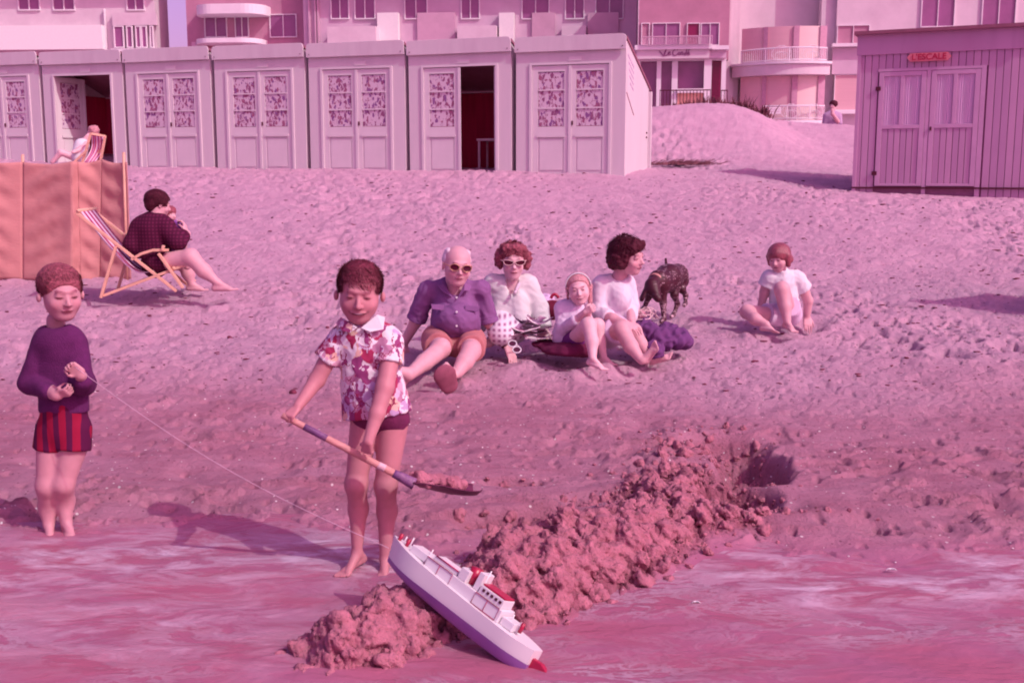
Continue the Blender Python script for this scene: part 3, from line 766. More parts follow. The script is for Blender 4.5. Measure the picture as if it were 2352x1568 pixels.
for da in (d1a, d2a):
    dw = d1b - d1a
    door = MB()
    zs0, zr0, zr1, zw1 = -.02, splane(2070, 296)[1], splane(2070, 287)[1], splane(2070, 175)[1]
    fw = .075
    door.box(0, 0, zs0, fw, .03, zdoor); door.box(dw - fw, 0, zs0, dw, .03, zdoor); door.box(fw, 0, zw1, dw - fw, .03, zdoor); door.box(fw, 0, zr0, dw - fw, .03, zr1)
    door.box(fw, 0, zs0, dw - fw, .03, .02); mid = dw / 2; door.box(mid - .03, 0, zr1, mid + .03, .03, zw1)
    dd = door.build('door', SHEDL, shed, bevel=.004); dd.location = (da, -.012, 0)
    for (pa, pb) in ((fw, mid - .03), (mid + .03, dw - fw)):
        # window with a pleated net curtain behind the glass
        n = 60; V = []; Q = []
        for j in range(n + 1):
            xx = pa + (pb - pa) * j / n; yy = .026 + .006 * math.sin(j * 1.1 + 2 * math.sin(j * .21))
            V += [(xx, yy, zr1), (xx, yy, zw1)]
        Q = [(2 * j, 2 * j + 2, 2 * j + 3, 2 * j + 1) for j in range(n)]
        link('curtain', npmesh('curtain', V, Q, M('net curtain', (.66, .45, .62), .9, .12, 9, stretch=(14, 1, .2)), True), dd)
    npk = 6; w_ = (dw - 2 * fw) / npk
    for j in range(npk):
        q = plank(fw + j * w_, fw + (j + 1) * w_, .02, zr0, .012, dd, j)
    if da == d1a:
        for zz in (splane(2000, 205)[1], splane(2000, 398)[1]): MB().box(-.045, -.014, zz - .03, .03, -.001, zz + .03).build('hinge', IRON, dd)
    else: MB().box(.015, -.02, splane(2140, 296)[1] - .03, .04, -.001, splane(2140, 296)[1] + .03).build('handle', IRON, dd)
# name board
na, nz_ = splane(2084, 134); nb, _ = splane(2186, 134)
nh = .062
nbm = MB().prism([(na, nz_), (na + .05, nz_ + nh), (nb - .05, nz_ + nh), (nb, nz_), (nb - .05, nz_ - nh), (na + .05, nz_ - nh)], -.06, -.03).build('name_board', M('salmon board', (.66, .20, .24), .5, .1), shed)
def text(name, body, size, mat, parent, loc, rot=(math.pi / 2, 0, 0), shear=0, ext=.003, sx=1, align='CENTER'):
    cu = bpy.data.curves.new(name, 'FONT'); cu.body = body; cu.size = size; cu.extrude = ext; cu.align_x = align; cu.align_y = 'CENTER'; cu.shear = shear
    cu.offset = size * .012; cu.materials.append(mat)
    tmp = bpy.data.objects.new('t', cu); COL.objects.link(tmp); bpy.context.view_layer.update()
    me_ = bpy.data.meshes.new_from_object(tmp.evaluated_get(bpy.context.evaluated_depsgraph_get())); bpy.data.objects.remove(tmp)
    o = link(name, me_, parent); o.location = loc; o.rotation_euler = rot; o.scale = (sx, 1, 1)
    return o
text('lettering', "L'ESCALE", .125, M('red sign paint', (.42, .01, .06), .5, .1), nbm, ((na + nb) / 2, -.064, nz_), sx=1.0)

# ================================================================== BUILDINGS ON THE SEAFRONT
class Facade:
    """a wall plane seen from the sea: box by pixel rectangle at its real distance; n is out of the wall towards the beach"""
    def __init__(s, name, label, u0, Y0, ang, zb):
        s.O = P(u0, 300, Y0); s.O.z = zb; s.a = ang
        s.d = Vector((math.cos(ang), -math.sin(ang), 0)); s.n = Vector((-math.sin(ang), -math.cos(ang), 0))
        s.t = empty(name, s.O, -ang); tag(s.t, label, 'building')
    def sz(s, u, v, n=0.0):
        d = ray(u, v); o = s.O + s.n * n; t = (o - CAMP).dot(s.n) / d.dot(s.n); p = CAMP + d * t
        return (p - o).dot(s.d), p.z - s.O.z
    def rect(s, name, u1, v1, u2, v2, n0, n1, mat, parent=None, bevel=0):
        a, z1 = s.sz(u1, v1, n1); b, z0 = s.sz(u2, v2, n1)
        if parent is None: parent = s.t
        return box(name, a, -n1, z0, b, -n0, z1, mat, parent, bevel)
PLA = M('cream render', (.66, .55, .60), .85, .06, 2, dirt=(.50, .36, .44), dscale=.6)
PLB = M('lilac render', (.60, .44, .54), .85, .06, 2, dirt=(.45, .29, .40), dscale=.6)
PLC = M('rose render', (.56, .36, .46), .85, .08, 2)
PLD = M('dull rose render', (.46, .22, .31), .85, .1, 2)
TRIM = M('white trim', (.76, .70, .74), .6, .04, 3)
BRIGHT = M('white panel', (.80, .78, .76), .5, .03)
GLASS = M('dark window glass', (.28, .09, .22), .12, .15, 1.5, spec=.6)
DGL = M('deep doorway glass', (.22, .01, .07), .2, .2, 2, spec=.5)
BLIND = M('tan roller blind', (.66, .40, .44), .8, .05, 3, stretch=(.3, 1, 25))
BLIND2 = M('pale roller blind', (.76, .58, .56), .8, .04, 3, stretch=(.3, 1, 25))
LOUV = Mstripe('louvred shutter', (.34, .09, .16), (.52, .24, .33), 14, 'Z')
YEL = M('yellow panel', (.80, .50, .36), .7, .1, 6)
PIPE = M('rose pipe', (.52, .28, .38), .6)
def window(f, u1, v1, u2, v2, frame=1.6, mull=1, glass=None, n=.0, trans=0, tm=None):
    w = f.rect('window', u1, v1, u2, v2, n - .06, n + .005, glass or GLASS)
    tm = tm or TRIM
    fr = MB()
    a, z1 = f.sz(u1, v1, n + .05); b, z0 = f.sz(u2, v2, n + .05); t = frame / F * f.O.y
    fr.box(a - t, -n - .05, z0 - t, a, -n + .02, z1 + t); fr.box(b, -n - .05, z0 - t, b + t, -n + .02, z1 + t)
    fr.box(a, -n - .05, z1, b, -n + .02, z1 + t); fr.box(a, -n - .07, z0 - t, b, -n + .02, z0)
    for i in range(mull):
        x = a + (b - a) * (i + 1) / (mull + 1); fr.box(x - t * .4, -n - .045, z0, x + t * .4, -n - .006, z1)
    for i in range(trans):
        z = z0 + (z1 - z0) * (i + 1) / (trans + 1); fr.box(a, -n - .043, z - t * .3, b, -n - .006, z + t * .3)
    o = fr.build('frame', tm, w)
    return w

# --- block A, far left, white gable and a band of windows
A = Facade('seafront_house', 'pale house at the far left with a projecting band of windows', -60, 40.0, rad(4), 2.2)
W_ = A.sz(364, 200)[0]
box('wall', -3, 0, -1, W_, 1.2, A.sz(300, -120)[1], PLA, A.t)
A.rect('gable_parapet', -40, 60, 236, 113, .02, .35, BRIGHT)
A.rect('lower_wall', -40, 114, 232, 150, .01, .12, PLC)
A.rect('drainpipe', 239, 20, 243, 125, .02, .14, TRIM)
A.rect('window_sill', 254, 112, 362, 119, .02, .45, TRIM)
A.rect('roof_cornice', -60, -60, 372, -45, .0, .5, TRIM)
for (a_, b_) in ((262, 283), (291, 303), (312, 322), (325, 336), (345, 351)): window(A, a_, 62, b_, 108, 2.2, 0, n=.2)
A.rect('oriel_wall', 257, 30, 360, 58, .02, .21, PLA)
for (a_, b_) in ((40, 90), (120, 170), (290, 330)): window(A, a_, -30, b_, 22, 2.5, 1)
# --- small dome on a far roof, seen through the gap
DM = P(387, 130, 52.0); dm = empty('roof_turret', (DM.x, DM.y, DM.z), 0); tag(dm, 'small rounded roof turret far behind the gap between two houses', 'roof turret')
mb = MB(); prof = [(1.0, 0), (1.0, .12), (.93, .25), (.75, .38), (.4, .45), (.0, .47)]
ns = 20; V = []; Q = []
for r_, z_ in prof:
    for j in range(ns): V.append((r_ * .5 * math.cos(6.2832 * j / ns), r_ * .5 * math.sin(6.2832 * j / ns), z_ * .75))
for i in range(len(prof) - 1):
    for j in range(ns): Q.append((i * ns + j, i * ns + (j + 1) % ns, (i + 1) * ns + (j + 1) % ns, (i + 1) * ns + j))
mb.add(V, Q).build('cap', PLC, dm, True)
mb = MB()
for j in range(8): mb.box(.42 * math.cos(j * .785) - .04, .42 * math.sin(j * .785) - .04, -.6, .42 * math.cos(j * .785) + .04, .42 * math.sin(j * .785) + .04, 0)
mb.build('columns', PLA, dm); box('drum', -.36, -.36, -4, .36, .36, -.002, PLC, dm)
# --- block B, rounded eaves, balcony door with louvred shutters
B = Facade('balcony_villa', 'villa with rounded eaves and louvred shutters behind the huts', 433, 39.0, rad(6), 2.2)
bw = B.sz(704, 100)[0]
box('wall', .1, .0, -1, bw, 8, B.sz(500, -150)[1], PLD, B.t)
a_, z_ = B.sz(433, 113, .9); b_, z2 = B.sz(594, 113, .9)
# eaves slab with rounded corners
def rslab(name, f, u1, u2, v1, v2, n0, n1, mat, rad_=.6, par=None):
    a, z1 = f.sz(u1, v1, n1); b, z0 = f.sz(u2, v2, n1); V = []; n = 8
    pts = [(a, -n0)] + [(a + rad_ - rad_ * math.cos(i * math.pi / 2 / n), -n1 + rad_ - rad_ * math.sin(i * math.pi / 2 / n)) for i in range(n + 1)] + \
          [(b - rad_ + rad_ * math.sin(i * math.pi / 2 / n), -n1 + rad_ - rad_ * math.cos(i * math.pi / 2 / n)) for i in range(n + 1)] + [(b, -n0)]
    k = len(pts); V = [(x, y, z0) for x, y in pts] + [(x, y, z1) for x, y in pts]
    Q = [tuple(range(k - 1, -1, -1)), tuple(range(k, 2 * k))] + [(i, (i + 1) % k, (i + 1) % k + k, i + k) for i in range(k)]
    return MB().add(V, Q).build(name, mat, par or f.t)
rslab('eaves', B, 436, 592, 88, 97, .0, 1.0, TRIM, .7)
B.rect('soffit_wall', 440, 97, 470, 125, .0, .35, PLC)
for (u1, u2) in ((472, 493), (534, 556)): B.rect('shutter', u1, 100, u2, 135, .02, .1, LOUV)
window(B, 497, 108, 513, 150, 2, 0, n=.02); window(B, 517, 108, 530, 150, 2, 0, n=.02)
B.rect('column', 557, 97, 572, 140, .02, .5, TRIM)
window(B, 576, 108, 590, 140, 2, 0, n=.02); window(B, 645, 118, 704, 140, 2, 2, n=.02)
rslab('upper_balcony', B, 436, 600, 10, 30, .0, 1.0, TRIM, .7)
for (u1, u2) in ((470, 520), (540, 570), (620, 680)): window(B, u1, 35, u2, 84, 2, 1)
# --- block C, long pale block behind the huts
C_ = Facade('apartment_block', 'long pale apartment block rising right behind the row of huts', 704, 38.0, rad(7), 2.2)
cw = C_.sz(1462, 100)[0]
box('wall', .0, 0, -1, cw, 8, C_.sz(1000, -160)[1], PLB, C_.t)
for u_ in (708, 722, 728): C_.rect('drainpipe', u_, -100, u_ + 3, 150, .02, .12, PLC)
C_.rect('balcony_front', 751, 62, 864, 117, .02, .8, PLA); C_.rect('dull_rose_strip', 765, 110, 862, 112.5, .8, .81, PLD)  # thin dull rose strip across the balcony front
for (u1, u2) in ((866, 915), (1146, 1180)): C_.rect('white_panel', u1, 30, u2, 118, .02, .3, BRIGHT)
for (u1, u2) in ((958, 1046),): C_.rect('recess_panel', u1, 30, u2, 118, .01, .1, PLC)
for (u1, u2) in ((1222, 1275), (1350, 1420)): C_.rect('recess_panel', u1, 30, u2, 108, .01, .1, PLC)
for (u1, u2) in ((1050, 1140), (1290, 1345)): C_.rect('balcony_front', u1, 60, u2, 118, .02, .5, PLA)
for (u1, u2) in ((760, 800), (815, 860), (930, 980), (1060, 1100), (1200, 1260), (1300, 1340), (1370, 1430)): window(C_, u1, -20, u2, 42, 2.2, 1)
C_.rect('cornice', 704, -70, 1462, -58, .0, .6, TRIM)
# --- Le Conde cafe
Dd = Facade('cafe_building', 'seafront cafe with large windows and its name in script above', 1462, 33.0, rad(8), 2.35)
dwid = Dd.sz(1628, 150)[0]
zt = Dd.sz(1500, 135)[1]; z0 = -1.2
# lower storey: piers, glazing, doorway
box('inner_wall', .0, .30, z0, Dd.sz(1664, 150)[0], .4, zt, SHADEIN, Dd.t)
for (u1, u2) in ((1462, 1470), (1509, 1517), (1544, 1555)): Dd.rect('pier', u1, 134, u2, 250, -.1, .06, TRIM)
Dd.rect('pier', 1618, 134, 1632, 262, -.1, .12, TRIM); Dd.rect('pier', 1658, 134, 1665, 262, -.1, .06, TRIM)
for (u1, u2, v2) in ((1471, 1508, 245), (1518, 1543, 245)): Dd.rect('window_pane', u1, 138, u2, v2, -.22, -.2, GLASS)
Dd.rect('window_pane', 1556, 138, 1617, 203, -.22, -.2, GLASS)
Dd.rect('window_sill', 1555.5, 204, 1617.5, 213, -.15, .16, TRIM); Dd.rect('apron_panel', 1556, 213.5, 1617, 262, -.1, -.02, YEL)
Dd.rect('doorway', 1633, 138, 1657, 265, -.22, -.2, DGL)
Dd.rect('lintel', 1462, 134, 1668, 138, -.2, .05, TRIM)
Dd.rect('fascia', 1462, 114, 1629, 133.5, .0, .35, PLA); Dd.rect('fascia', 1629.5, 114, 1668, 133.5, -.1, .2, PLB)
Dd.rect('balcony_slab', 1458, 104, 1636, 112, .0, .44, TRIM); Dd.rect('balcony_slab', 1636.5, 105, 1674, 113.5, -.1, .35, TRIM)
box('upper_wall', 0, .5, zt, Dd.sz(1676, 100)[0], 6, Dd.sz(1600, -140)[1], PLD, Dd.t)
for (u1, u2, g) in ((1475, 1490, PLD), (1500, 1560, GLASS), (1580, 1605, DGL), (1612, 1650, GLASS)): window(Dd, u1, 55, u2, 103, 1.8, 1 if u2 - u1 > 30 else 0, glass=g, n=-.49)
rl = MB(); ra_, rz = Dd.sz(1476, 84, .5); rb_, _ = Dd.sz(1636, 84, .5); rz0 = Dd.sz(1500, 104, .5)[1]
rl.box(ra_, -.52, rz - .03, rb_, -.48, rz)
for i in range(46): x = ra_ + (rb_ - ra_) * i / 45; rl.box(x - .01, -.51, rz0, x + .01, -.49, rz)
rl.build('balcony_railing', PLC, Dd.t)
# script lettering drawn as strokes
SCR = M('script paint', (.26, .08, .2), .6)
def script(f, paths, w, n, par):
    mb = MB()
    for path in paths:
        pts = []
        for (u, v) in path:
            s_, z_ = f.sz(u, v, n); pts.append(Vector((s_, -n - .01, z_)))
        # smooth the stroke
        sm = []
        for i in range(len(pts) - 1):
            p0, p1, p2, p3 = pts[max(i - 1, 0)], pts[i], pts[i + 1], pts[min(i + 2, len(pts) - 1)]
            for q in range(4):
                t = q / 4; sm.append(.5 * ((2 * p1) + (p2 - p0) * t + (2 * p0 - 5 * p1 + 4 * p2 - p3) * t * t + (3 * p1 - p0 - 3 * p2 + p3) * t ** 3))
        sm.append(pts[-1]); mb.tube(sm, w, 5)
    return mb.build('script_lettering', SCR, par)
script(Dd, [[(1514, 118), (1519, 123), (1524, 129), (1527, 124), (1530, 116), (1531, 113), (1528, 118), (1525, 127), (1530, 128), (1536, 125)],
            [(1534, 125), (1539, 122), (1537, 120), (1534, 124), (1537, 127), (1541, 125)],
            [(1557, 115), (1552, 113), (1546, 119), (1546, 126), (1552, 128), (1557, 124)],
            [(1560, 121), (1557, 124), (1560, 127), (1562, 123), (1560, 121)],
            [(1564, 127), (1565, 121), (1568, 121), (1568, 127)],
            [(1575, 122), (1571, 124), (1573, 127), (1576, 124), (1577, 114), (1576, 127)],
            [(1579, 125), (1583, 122), (1581, 120), (1579, 124), (1581, 127), (1585, 125)], [(1581, 117), (1584, 115)]], .014, .35, Dd.t)
# iron railing in front of the cafe
rail = MB(); n_ = 1.1
for (u1, u2) in ((1516, 1632), (1657, 1671)):
    a_, z1_ = Dd.sz(u1, 207, n_); b_, _ = Dd.sz(u2, 207, n_); z0_ = Dd.sz(u1, 247, n_)[1]
    rail.box(a_, -n_ - .02, z1_ - .03, b_, -n_ + .02, z1_)
    k = max(2, int((b_ - a_) / .09))
    for i in range(k + 1): x = a_ + (b_ - a_) * i / k; rail.box(x - .009, -n_ - .009, z0_, x + .009, -n_ + .009, z1_)
rl_o = empty('cafe_railing', Dd.t.location, -Dd.a); rail.build('bars', IRON, rl_o)
tag(rl_o, 'thin dark iron railing before the windows of the cafe', 'railing')
# --- curved bay building E
E = Facade('curved_bay_house', 'house with a bowed balcony and tall blinds next to the cafe', 1664, 33.5, rad(8), 2.3)
ew = E.sz(1918, 200)[0]; etop = E.sz(1800, -140)[1]
box('wall', 0, 1.0, -1, ew, 7, etop, PLA, E.t)
for (u1, u2) in ((1664, 1672), (1674, 1681), (1683, 1692)): E.rect('pilaster', u1, -120, u2, 300, -1.0, -.1 - (u1 - 1664) * .012, PLA)
E.rect('pilaster', 1893, -120, 1916, 300, -.95, -.3, PLA)
ba, bb = E.sz(1700, 220)[0], E.sz(1890, 220)[0]
def bow(s0, s1, depth, n=18):
    return [(s0 + (s1 - s0) * i / n, -depth * (1 - ((2 * i / n - 1.25) / 1.25) ** 2) if True else 0) for i in range(n + 1)]
def bowslab(name, s0, s1, depth, z0, z1, back, mat, par=None):
    pts = bow(s0, s1, depth); pts = [(s0, back)] + pts + [(s1, back)]
    k = len(pts); V = [(x, y, z0) for x, y in pts] + [(x, y, z1) for x, y in pts]
    Q = [tuple(range(k)), tuple(range(2 * k - 1, k - 1, -1))] + [(i, i + k, (i + 1) % k + k, (i + 1) % k) for i in range(k)]
    return MB().add(V, Q).build(name, mat, par or E.t)
zA = lambda v: E.sz(1830, v, .5)[1]
bowslab('balcony_parapet', ba - .25, bb + .1, .85, zA(173), zA(149), .95, PLA)
bowslab('balcony_ledge', ba - .3, bb + .15, .93, zA(148.6), zA(143), .95, TRIM)
bowslab('base_ledge', ba - .1, bb, .75, zA(285), zA(277), .95, TRIM)
bowslab('base_wall', ba - .1, bb, .62, -2.0, zA(285.5), .95, PLA)
# blinds and their dark posts
def bowpanel(name, f0, f1, z0, z1, depth, mat, par=None):
    n = 6; pts = bow(ba, bb, depth, 60); i0, i1 = int(f0 * 60), int(f1 * 60)
    sel = pts[i0:i1 + 1]; k = len(sel)
    V = [(x, y, z) for z in (z0, z1) for x, y in sel] + [(x, y + .05, z) for z in (z0, z1) for x, y in sel]
    Q = [(i, i + 1, k + i + 1, k + i) for i in range(k - 1)] + [(2 * k + i + 1, 2 * k + i, 3 * k + i, 3 * k + i + 1) for i in range(k - 1)]
    Q += [(i, 2 * k + i, 2 * k + i + 1, i + 1) for i in range(k - 1)] + [(k + i, k + i + 1, 3 * k + i + 1, 3 * k + i) for i in range(k - 1)] + [(0, k, 3 * k, 2 * k), (k - 1, 3 * k - 1, 4 * k - 1, 2 * k - 1)]
    return MB().add(V, Q).build(name, mat, par or E.t)
for (zz0, zz1) in ((277, 173.5), (142.5, 60)):
    for (f0, f1, mt) in ((.0, .25, BLIND), (.30, .60, BLIND), (.67, .92, BLIND2)): bowpanel('roller_blind', f0, f1, zA(zz0), zA(zz1), .5, mt)
    for (f0, f1) in ((.25, .30), (.60, .667), (.92, 1.0)): bowpanel('window_post', f0, f1, zA(zz0), zA(zz1), .56, PIPE)
def bowrail(name, za, zb, depth, f0=0.0, parent=None):
    pts = bow(ba, bb, depth, 44); pts = pts[int(44 * f0):]
    mb = MB(); mb.tube([(x, y, zb) for x, y in pts], .022, 6); mb.tube([(x, y, za + .04) for x, y in pts], .015, 6)
    for i, (x, y) in enumerate(pts):
        mb.tube([(x, y, za), (x, y, zb)], .02 if i % 12 == 0 else .008, 4)
    # scrolls in the railing
    for c0 in (int(len(pts) * .8), int(len(pts) * .45)):
        cx, cy = pts[c0]
        for sgn in (-1, 1):
            mb.tube([(cx + sgn * (.08 + .028 * a) * math.cos(a * .9), cy - .01, (za + zb) / 2 + (.02 + .026 * a) * math.sin(a * .9)) for a in np.linspace(0, 9, 30)], .008, 4)
    return mb.build(name, TRIM, parent or E.t)
bowrail('lower_railing', zA(276), zA(244), .72, .28)
bowrail('upper_railing', zA(142.5), zA(112), .82)
s_, z_ = E.sz(1780, 254, .8)
sg = box('notice_board', s_ - .16, -.86, z_ - .1, s_ + .16, -.83, z_ + .09, TRIM, E.t)
mb = MB()
for r_ in range(2):
    for i in range(6):
        if (i + r_) % 5 != 4: mb.box(s_ - .12 + i * .042, -.866, z_ + .02 - r_ * .07, s_ - .12 + i * .042 + .022, -.8605, z_ + .05 - r_ * .07)
mb.build('worn_print', PLC, sg)
# --- building at the right behind the person
G = Facade('rear_house', 'pale house with a drawn tan blind beside the mauve hut', 1913, 33.0, rad(8), 2.3)
gw = G.sz(2420, 200)[0]
box('wall', 0, .2, -1, gw, 7, G.sz(2000, -140)[1], PLA, G.t)
window(G, 1919, 173, 1995, 252, 1.5, 0, glass=BLIND, n=-.19); G.rect('window_sill', 1912, 254, 2000, 261, -.2, .05, TRIM)
window(G, 1925, 60, 1995, 99, 1.5, 1, glass=PLD, n=-.19); G.rect('window_sill', 1912, 100, 2002, 106, -.2, .08, TRIM)
G.rect('wall_band', 1913, 110, 2000, 170, -.2, -.12, PLB)
for (u1, u2) in ((2120, 2190), (2260, 2330)): window(G, u1, -10, u2, 60, 2, 1, n=-.19); window(G, u1, 100, u2, 170, 2, 1, n=-.19)

# ================================================================== PEOPLE
SK = (.60, .33, .37); SKD = (.50, .25, .29); SKP = (.68, .42, .46)
LIP = (.42, .10, .15); DK = (.10, .015, .03)
def npv(p): return np.array(p, float)
def unit(v): v = npv(v); return v / np.linalg.norm(v)
class Fig:
    """a figure laid out by joints; J(u, v, dy) = the point seen at (u, v) standing dy metres behind the figure's own distance"""
    def __init__(s, u, v, Y0, name, label, cat='person', group=None):
        s.Y = Y0; s.m = (Y0 * math.cos(TH) + 1.0 * math.sin(TH)) / F
        s.base = npv(P(u, v, Y0)); s.name, s.label, s.cat, s.group = name, label, cat, group
        s.S = SDF(.012); s.br = []; s.root = None
    def J(s, u, v, dy=0.0): return npv(P(u, v, s.Y + dy))
    def limb(s, pts, k=None, **kw):
        P_ = [s.J(*p[:3]) for p in pts]; R_ = [p[3] * s.m for p in pts]
        s.S.chain(P_, R_, k, **kw)
    def paint(s, V, base, N_=None):
        C = np.tile(npv(base), (len(V), 1))
        for (c, R, r, col, soft, st) in s.br:
            q = ((V - c) @ R.T) / npv(r); d = np.linalg.norm(q, axis=1)
            w = np.clip((1 - d) / soft, 0, 1) * st
            C = C * (1 - w[:, None]) + npv(col) * w[:, None]
        return C
    def body(s, h, base=SK, mat=None, it=1):
        V, Q = s.S.mesh(h); V = relax(V, Q, it)
        C = s.paint(V, base)
        me = npmesh(s.name, V - s.base, Q, mat or SKINM, True, C)
        s.root = link(s.name, me); s.root.location = s.base
        tag(s.root, s.label, s.cat, s.group)
        return s.root
    def part(s, name, S_, h, mat, disp=None, it=1, col=None, label=None):
        V, Q = S_.mesh(h); V = relax(V, Q, it)
        if disp:
            for (amp, fr, seed, kind) in disp:
                n = vnormals(V, Q)
                d = folds(V, fr, seed) if kind == 'f' else crease(V, fr, seed)
                V = V + n * (d * amp)[:, None]
        o = link(name, npmesh(name, V - s.base, Q, mat, True, col if col is None else s.paint(V, col)), s.root)
        if label: o['label'] = label
        return o
    def lines(s, name, paths, r, mat, n=5):
        mb = MB()
        for p in paths: mb.tube([Vector(q - s.base) for q in p], r, n)
        return mb.build(name, mat, s.root, True)
SKINM = Mattr('skin', .55, .35, .05, 30, .03, 150, sss=.06)
def hframe(yaw, pitch=0, roll=0):
    """yaw 0 = facing the camera, + = towards the right of the picture; pitch + = looking down. rows: x (picture right), forward, up"""
    y, p, r = rad(yaw), rad(pitch), rad(roll)
    f0 = npv((math.sin(y), -math.cos(y), 0)); x0 = npv((math.cos(y), math.sin(y), 0)); u0 = npv((0, 0, 1))
    f = f0 * math.cos(p) - u0 * math.sin(p); u = u0 * math.cos(p) + f0 * math.sin(p)
    x = x0 * math.cos(r) + u * math.sin(r); u2 = u * math.cos(r) - x0 * math.sin(r)
    return np.array([x, f, u2])
def head(fig, C, H, R, child=False, fat=0.0, smile=0.0, eyes='open', ears=True, sub=True, bald=False, skin=SK):
    S = fig.S
    def L(x, y, z): return C + H * (R[0] * x + R[1] * y + R[2] * z)
    k = .05 * H
    w = 1.04 if child else .96
    if child: fat += .022
    S.ell(L(0, -.09, .15), (.345 * H * w, .42 * H, .35 * H), R, k)
    S.ell(L(0, .08, -.10), ((.285 + fat) * H * w, .33 * H, .37 * H), R, k)
    S.ell(L(0, .20, -.36), ((.15 + fat) * H, .15 * H, .12 * H), R, k * 1.4)
    for sx in (-1, 1):
        S.ell(L(sx * (.15 + fat * .5), .25, -.12), (.115 * H, .11 * H, .11 * H), R, k)
        if sub: S.ell(L(sx * .135, .415, .035), (.07 * H, .07 * H, .05 * H), R, .05 * H, sub=True)
        S.ell(L(sx * .13, .325, .03), (.075 * H, .06 * H, .055 * H), R, .01 * H)
        if ears:
            S.ell(L(sx * (.355 + .015 * child) * w, -.03, -.02 - .04 * child), ((.035 + .01 * child) * H, .075 * H, (.12 - .03 * child) * H), R, .02 * H)
    S.ell(L(0, .345, .115), (.2 * H, .06 * H, .045 * H), R, .05 * H)
    S.cap(L(0, .38, .03), L(0, .475, -.105), .03 * H, .045 * H, .04 * H)
    for sx in (-1, 1): S.ell(L(sx * .045, .43, -.12), (.034 * H, .04 * H, .03 * H), R, .02 * H)
    S.ell(L(0, .385, -.225), ((.10 + .03 * smile) * H, .035 * H, .022 * H), R, .02 * H)
    S.ell(L(0, .372, -.262), ((.085 + .03 * smile) * H, .04 * H, .022 * H), R, .015 * H)
    b = fig.br
    b.append((L(0, .36, -.243), R, ((.115 + .03 * smile) * H, .12 * H, .045 * H), LIP, .5, .75))
    b.append((L(0, .36, -.243), R, ((.12 + .05 * smile) * H, .12 * H, (.018 + .010 * smile) * H), DK, .4, 1.0))
    if smile:
        b.append((L(0, .36, -.236), R, (.095 * H, .12 * H, .017 * H), (.70, .55, .62), .5, .9))
        for sx in (-1, 1): b.append((L(sx * .155, .33, -.215), R, (.03 * H, .1 * H, .03 * H), DK, .8, .5))
    for sx in (-1, 1):
        b.append((L(sx * .16, .33, -.12), R, (.12 * H, .14 * H, .10 * H), (.66, .27, .33), .9, .45))
        b.append((L(sx * .135, .35, .125), R, (.115 * H, .12 * H, .026 * H), (.20, .04, .08), .6, .9))
        b.append((L(sx * .035, .46, -.14), R, (.016 * H, .05 * H, .014 * H), DK, .6, .8))
        if eyes == 'down': b.append((L(sx * .13, .36, -.002), R, (.095 * H, .1 * H, .026 * H), DK, .45, 1.0))
        elif eyes == 'squint': b.append((L(sx * .13, .36, .022), R, (.078 * H, .1 * H, .030 * H), DK, .8, 1.0))
        elif eyes == 'open':
            b.append((L(sx * .13, .36, .03), R, (.07 * H, .1 * H, .033 * H), (.7, .6, .62), .3, .9)); b.append((L(sx * .13, .36, .032), R, (.032 * H, .1 * H, .034 * H), DK, .4, 1.0))
            b.append((L(sx * .13, .36, .06), R, (.08 * H, .1 * H, .014 * H), DK, .6, .8))
    return L
def hand(S, W, d, n, L, side=1, curl=.5, k=None, spread=.0, thumb=1.0):
    """wrist W, d to the knuckles, n out of the palm; fingers bend towards n. side picks the thumb's side"""
    d = unit(d); n = unit(npv(n) - d * np.dot(n, d)); t = side * np.cross(d, n); W = npv(W)
    k = k or .012 * L * 5
    K = []
    for i in range(4):
        o = (.17 - .115 * i) * L
        kp = W + d * (.47 - .02 * abs(i - 1)) * L + t * o
        S.cap(W + t * o * .6 + d * .06 * L, kp, .085 * L, .068 * L, k); K.append((kp, o))
    for i, ((kp, o), fl) in enumerate(zip(K, (.40, .45, .42, .33))):
        p = kp; a = 0; dd = unit(d + t * spread * (1.5 - i) * .3)
        for seg, (fr, ca) in enumerate(((.46, .9), (.30, 1.15), (.24, .8))):
            a += curl * ca; dr = dd * math.cos(a) + n * math.sin(a)
            q = p + dr * fl * L * fr
            S.cap(p, q, (.052 - .006 * seg) * L, (.048 - .007 * seg) * L, .012 * L); p = q
    b0 = W + d * .1 * L + t * .12 * L; p1 = b0 + unit(d * .75 + t * .75 + n * .25 * thumb) * .22 * L
    p2 = p1 + unit(d * .8 + t * (.35 - curl * .5) + n * (.2 + curl * .7) * thumb) * .16 * L; p3 = p2 + unit(d * .7 - t * curl * .5 + n * (.2 + curl) * thumb) * .13 * L
    S.cap(b0, p1, .078 * L, .062 * L, k * .6); S.cap(p1, p2, .056 * L, .05 * L, .012 * L); S.cap(p2, p3, .05 * L, .04 * L, .012 * L)
def foot(S, A, toe, up, L, r=None, side=1, toes=True):
    A = npv(A); toe = unit(toe); up = unit(npv(up) - toe * np.dot(up, toe)); t = np.cross(toe, up)
    heel = A - up * .24 * L - toe * .16 * L; ball = A - up * .30 * L + toe * .50 * L
    S.cap(A, heel, .14 * L, .125 * L, .05 * L)
    S.cap(A - up * .03 * L, ball - t * .06 * L, .14 * L, .09 * L, .05 * L); S.cap(heel, ball + t * .07 * L, .12 * L, .085 * L, .05 * L)
    if toes:
        for i in range(5):
            o = (-.14 + .07 * i) * side * L; ln = (.24, .22, .20, .17, .13)[i] * L; rr = (.055, .042, .04, .037, .034)[i] * L
            p0 = ball + t * o - up * .02 * L; p1 = p0 + toe * ln - up * .0 * L
            S.cap(p0, p1, rr * 1.05, rr, .012 * L)
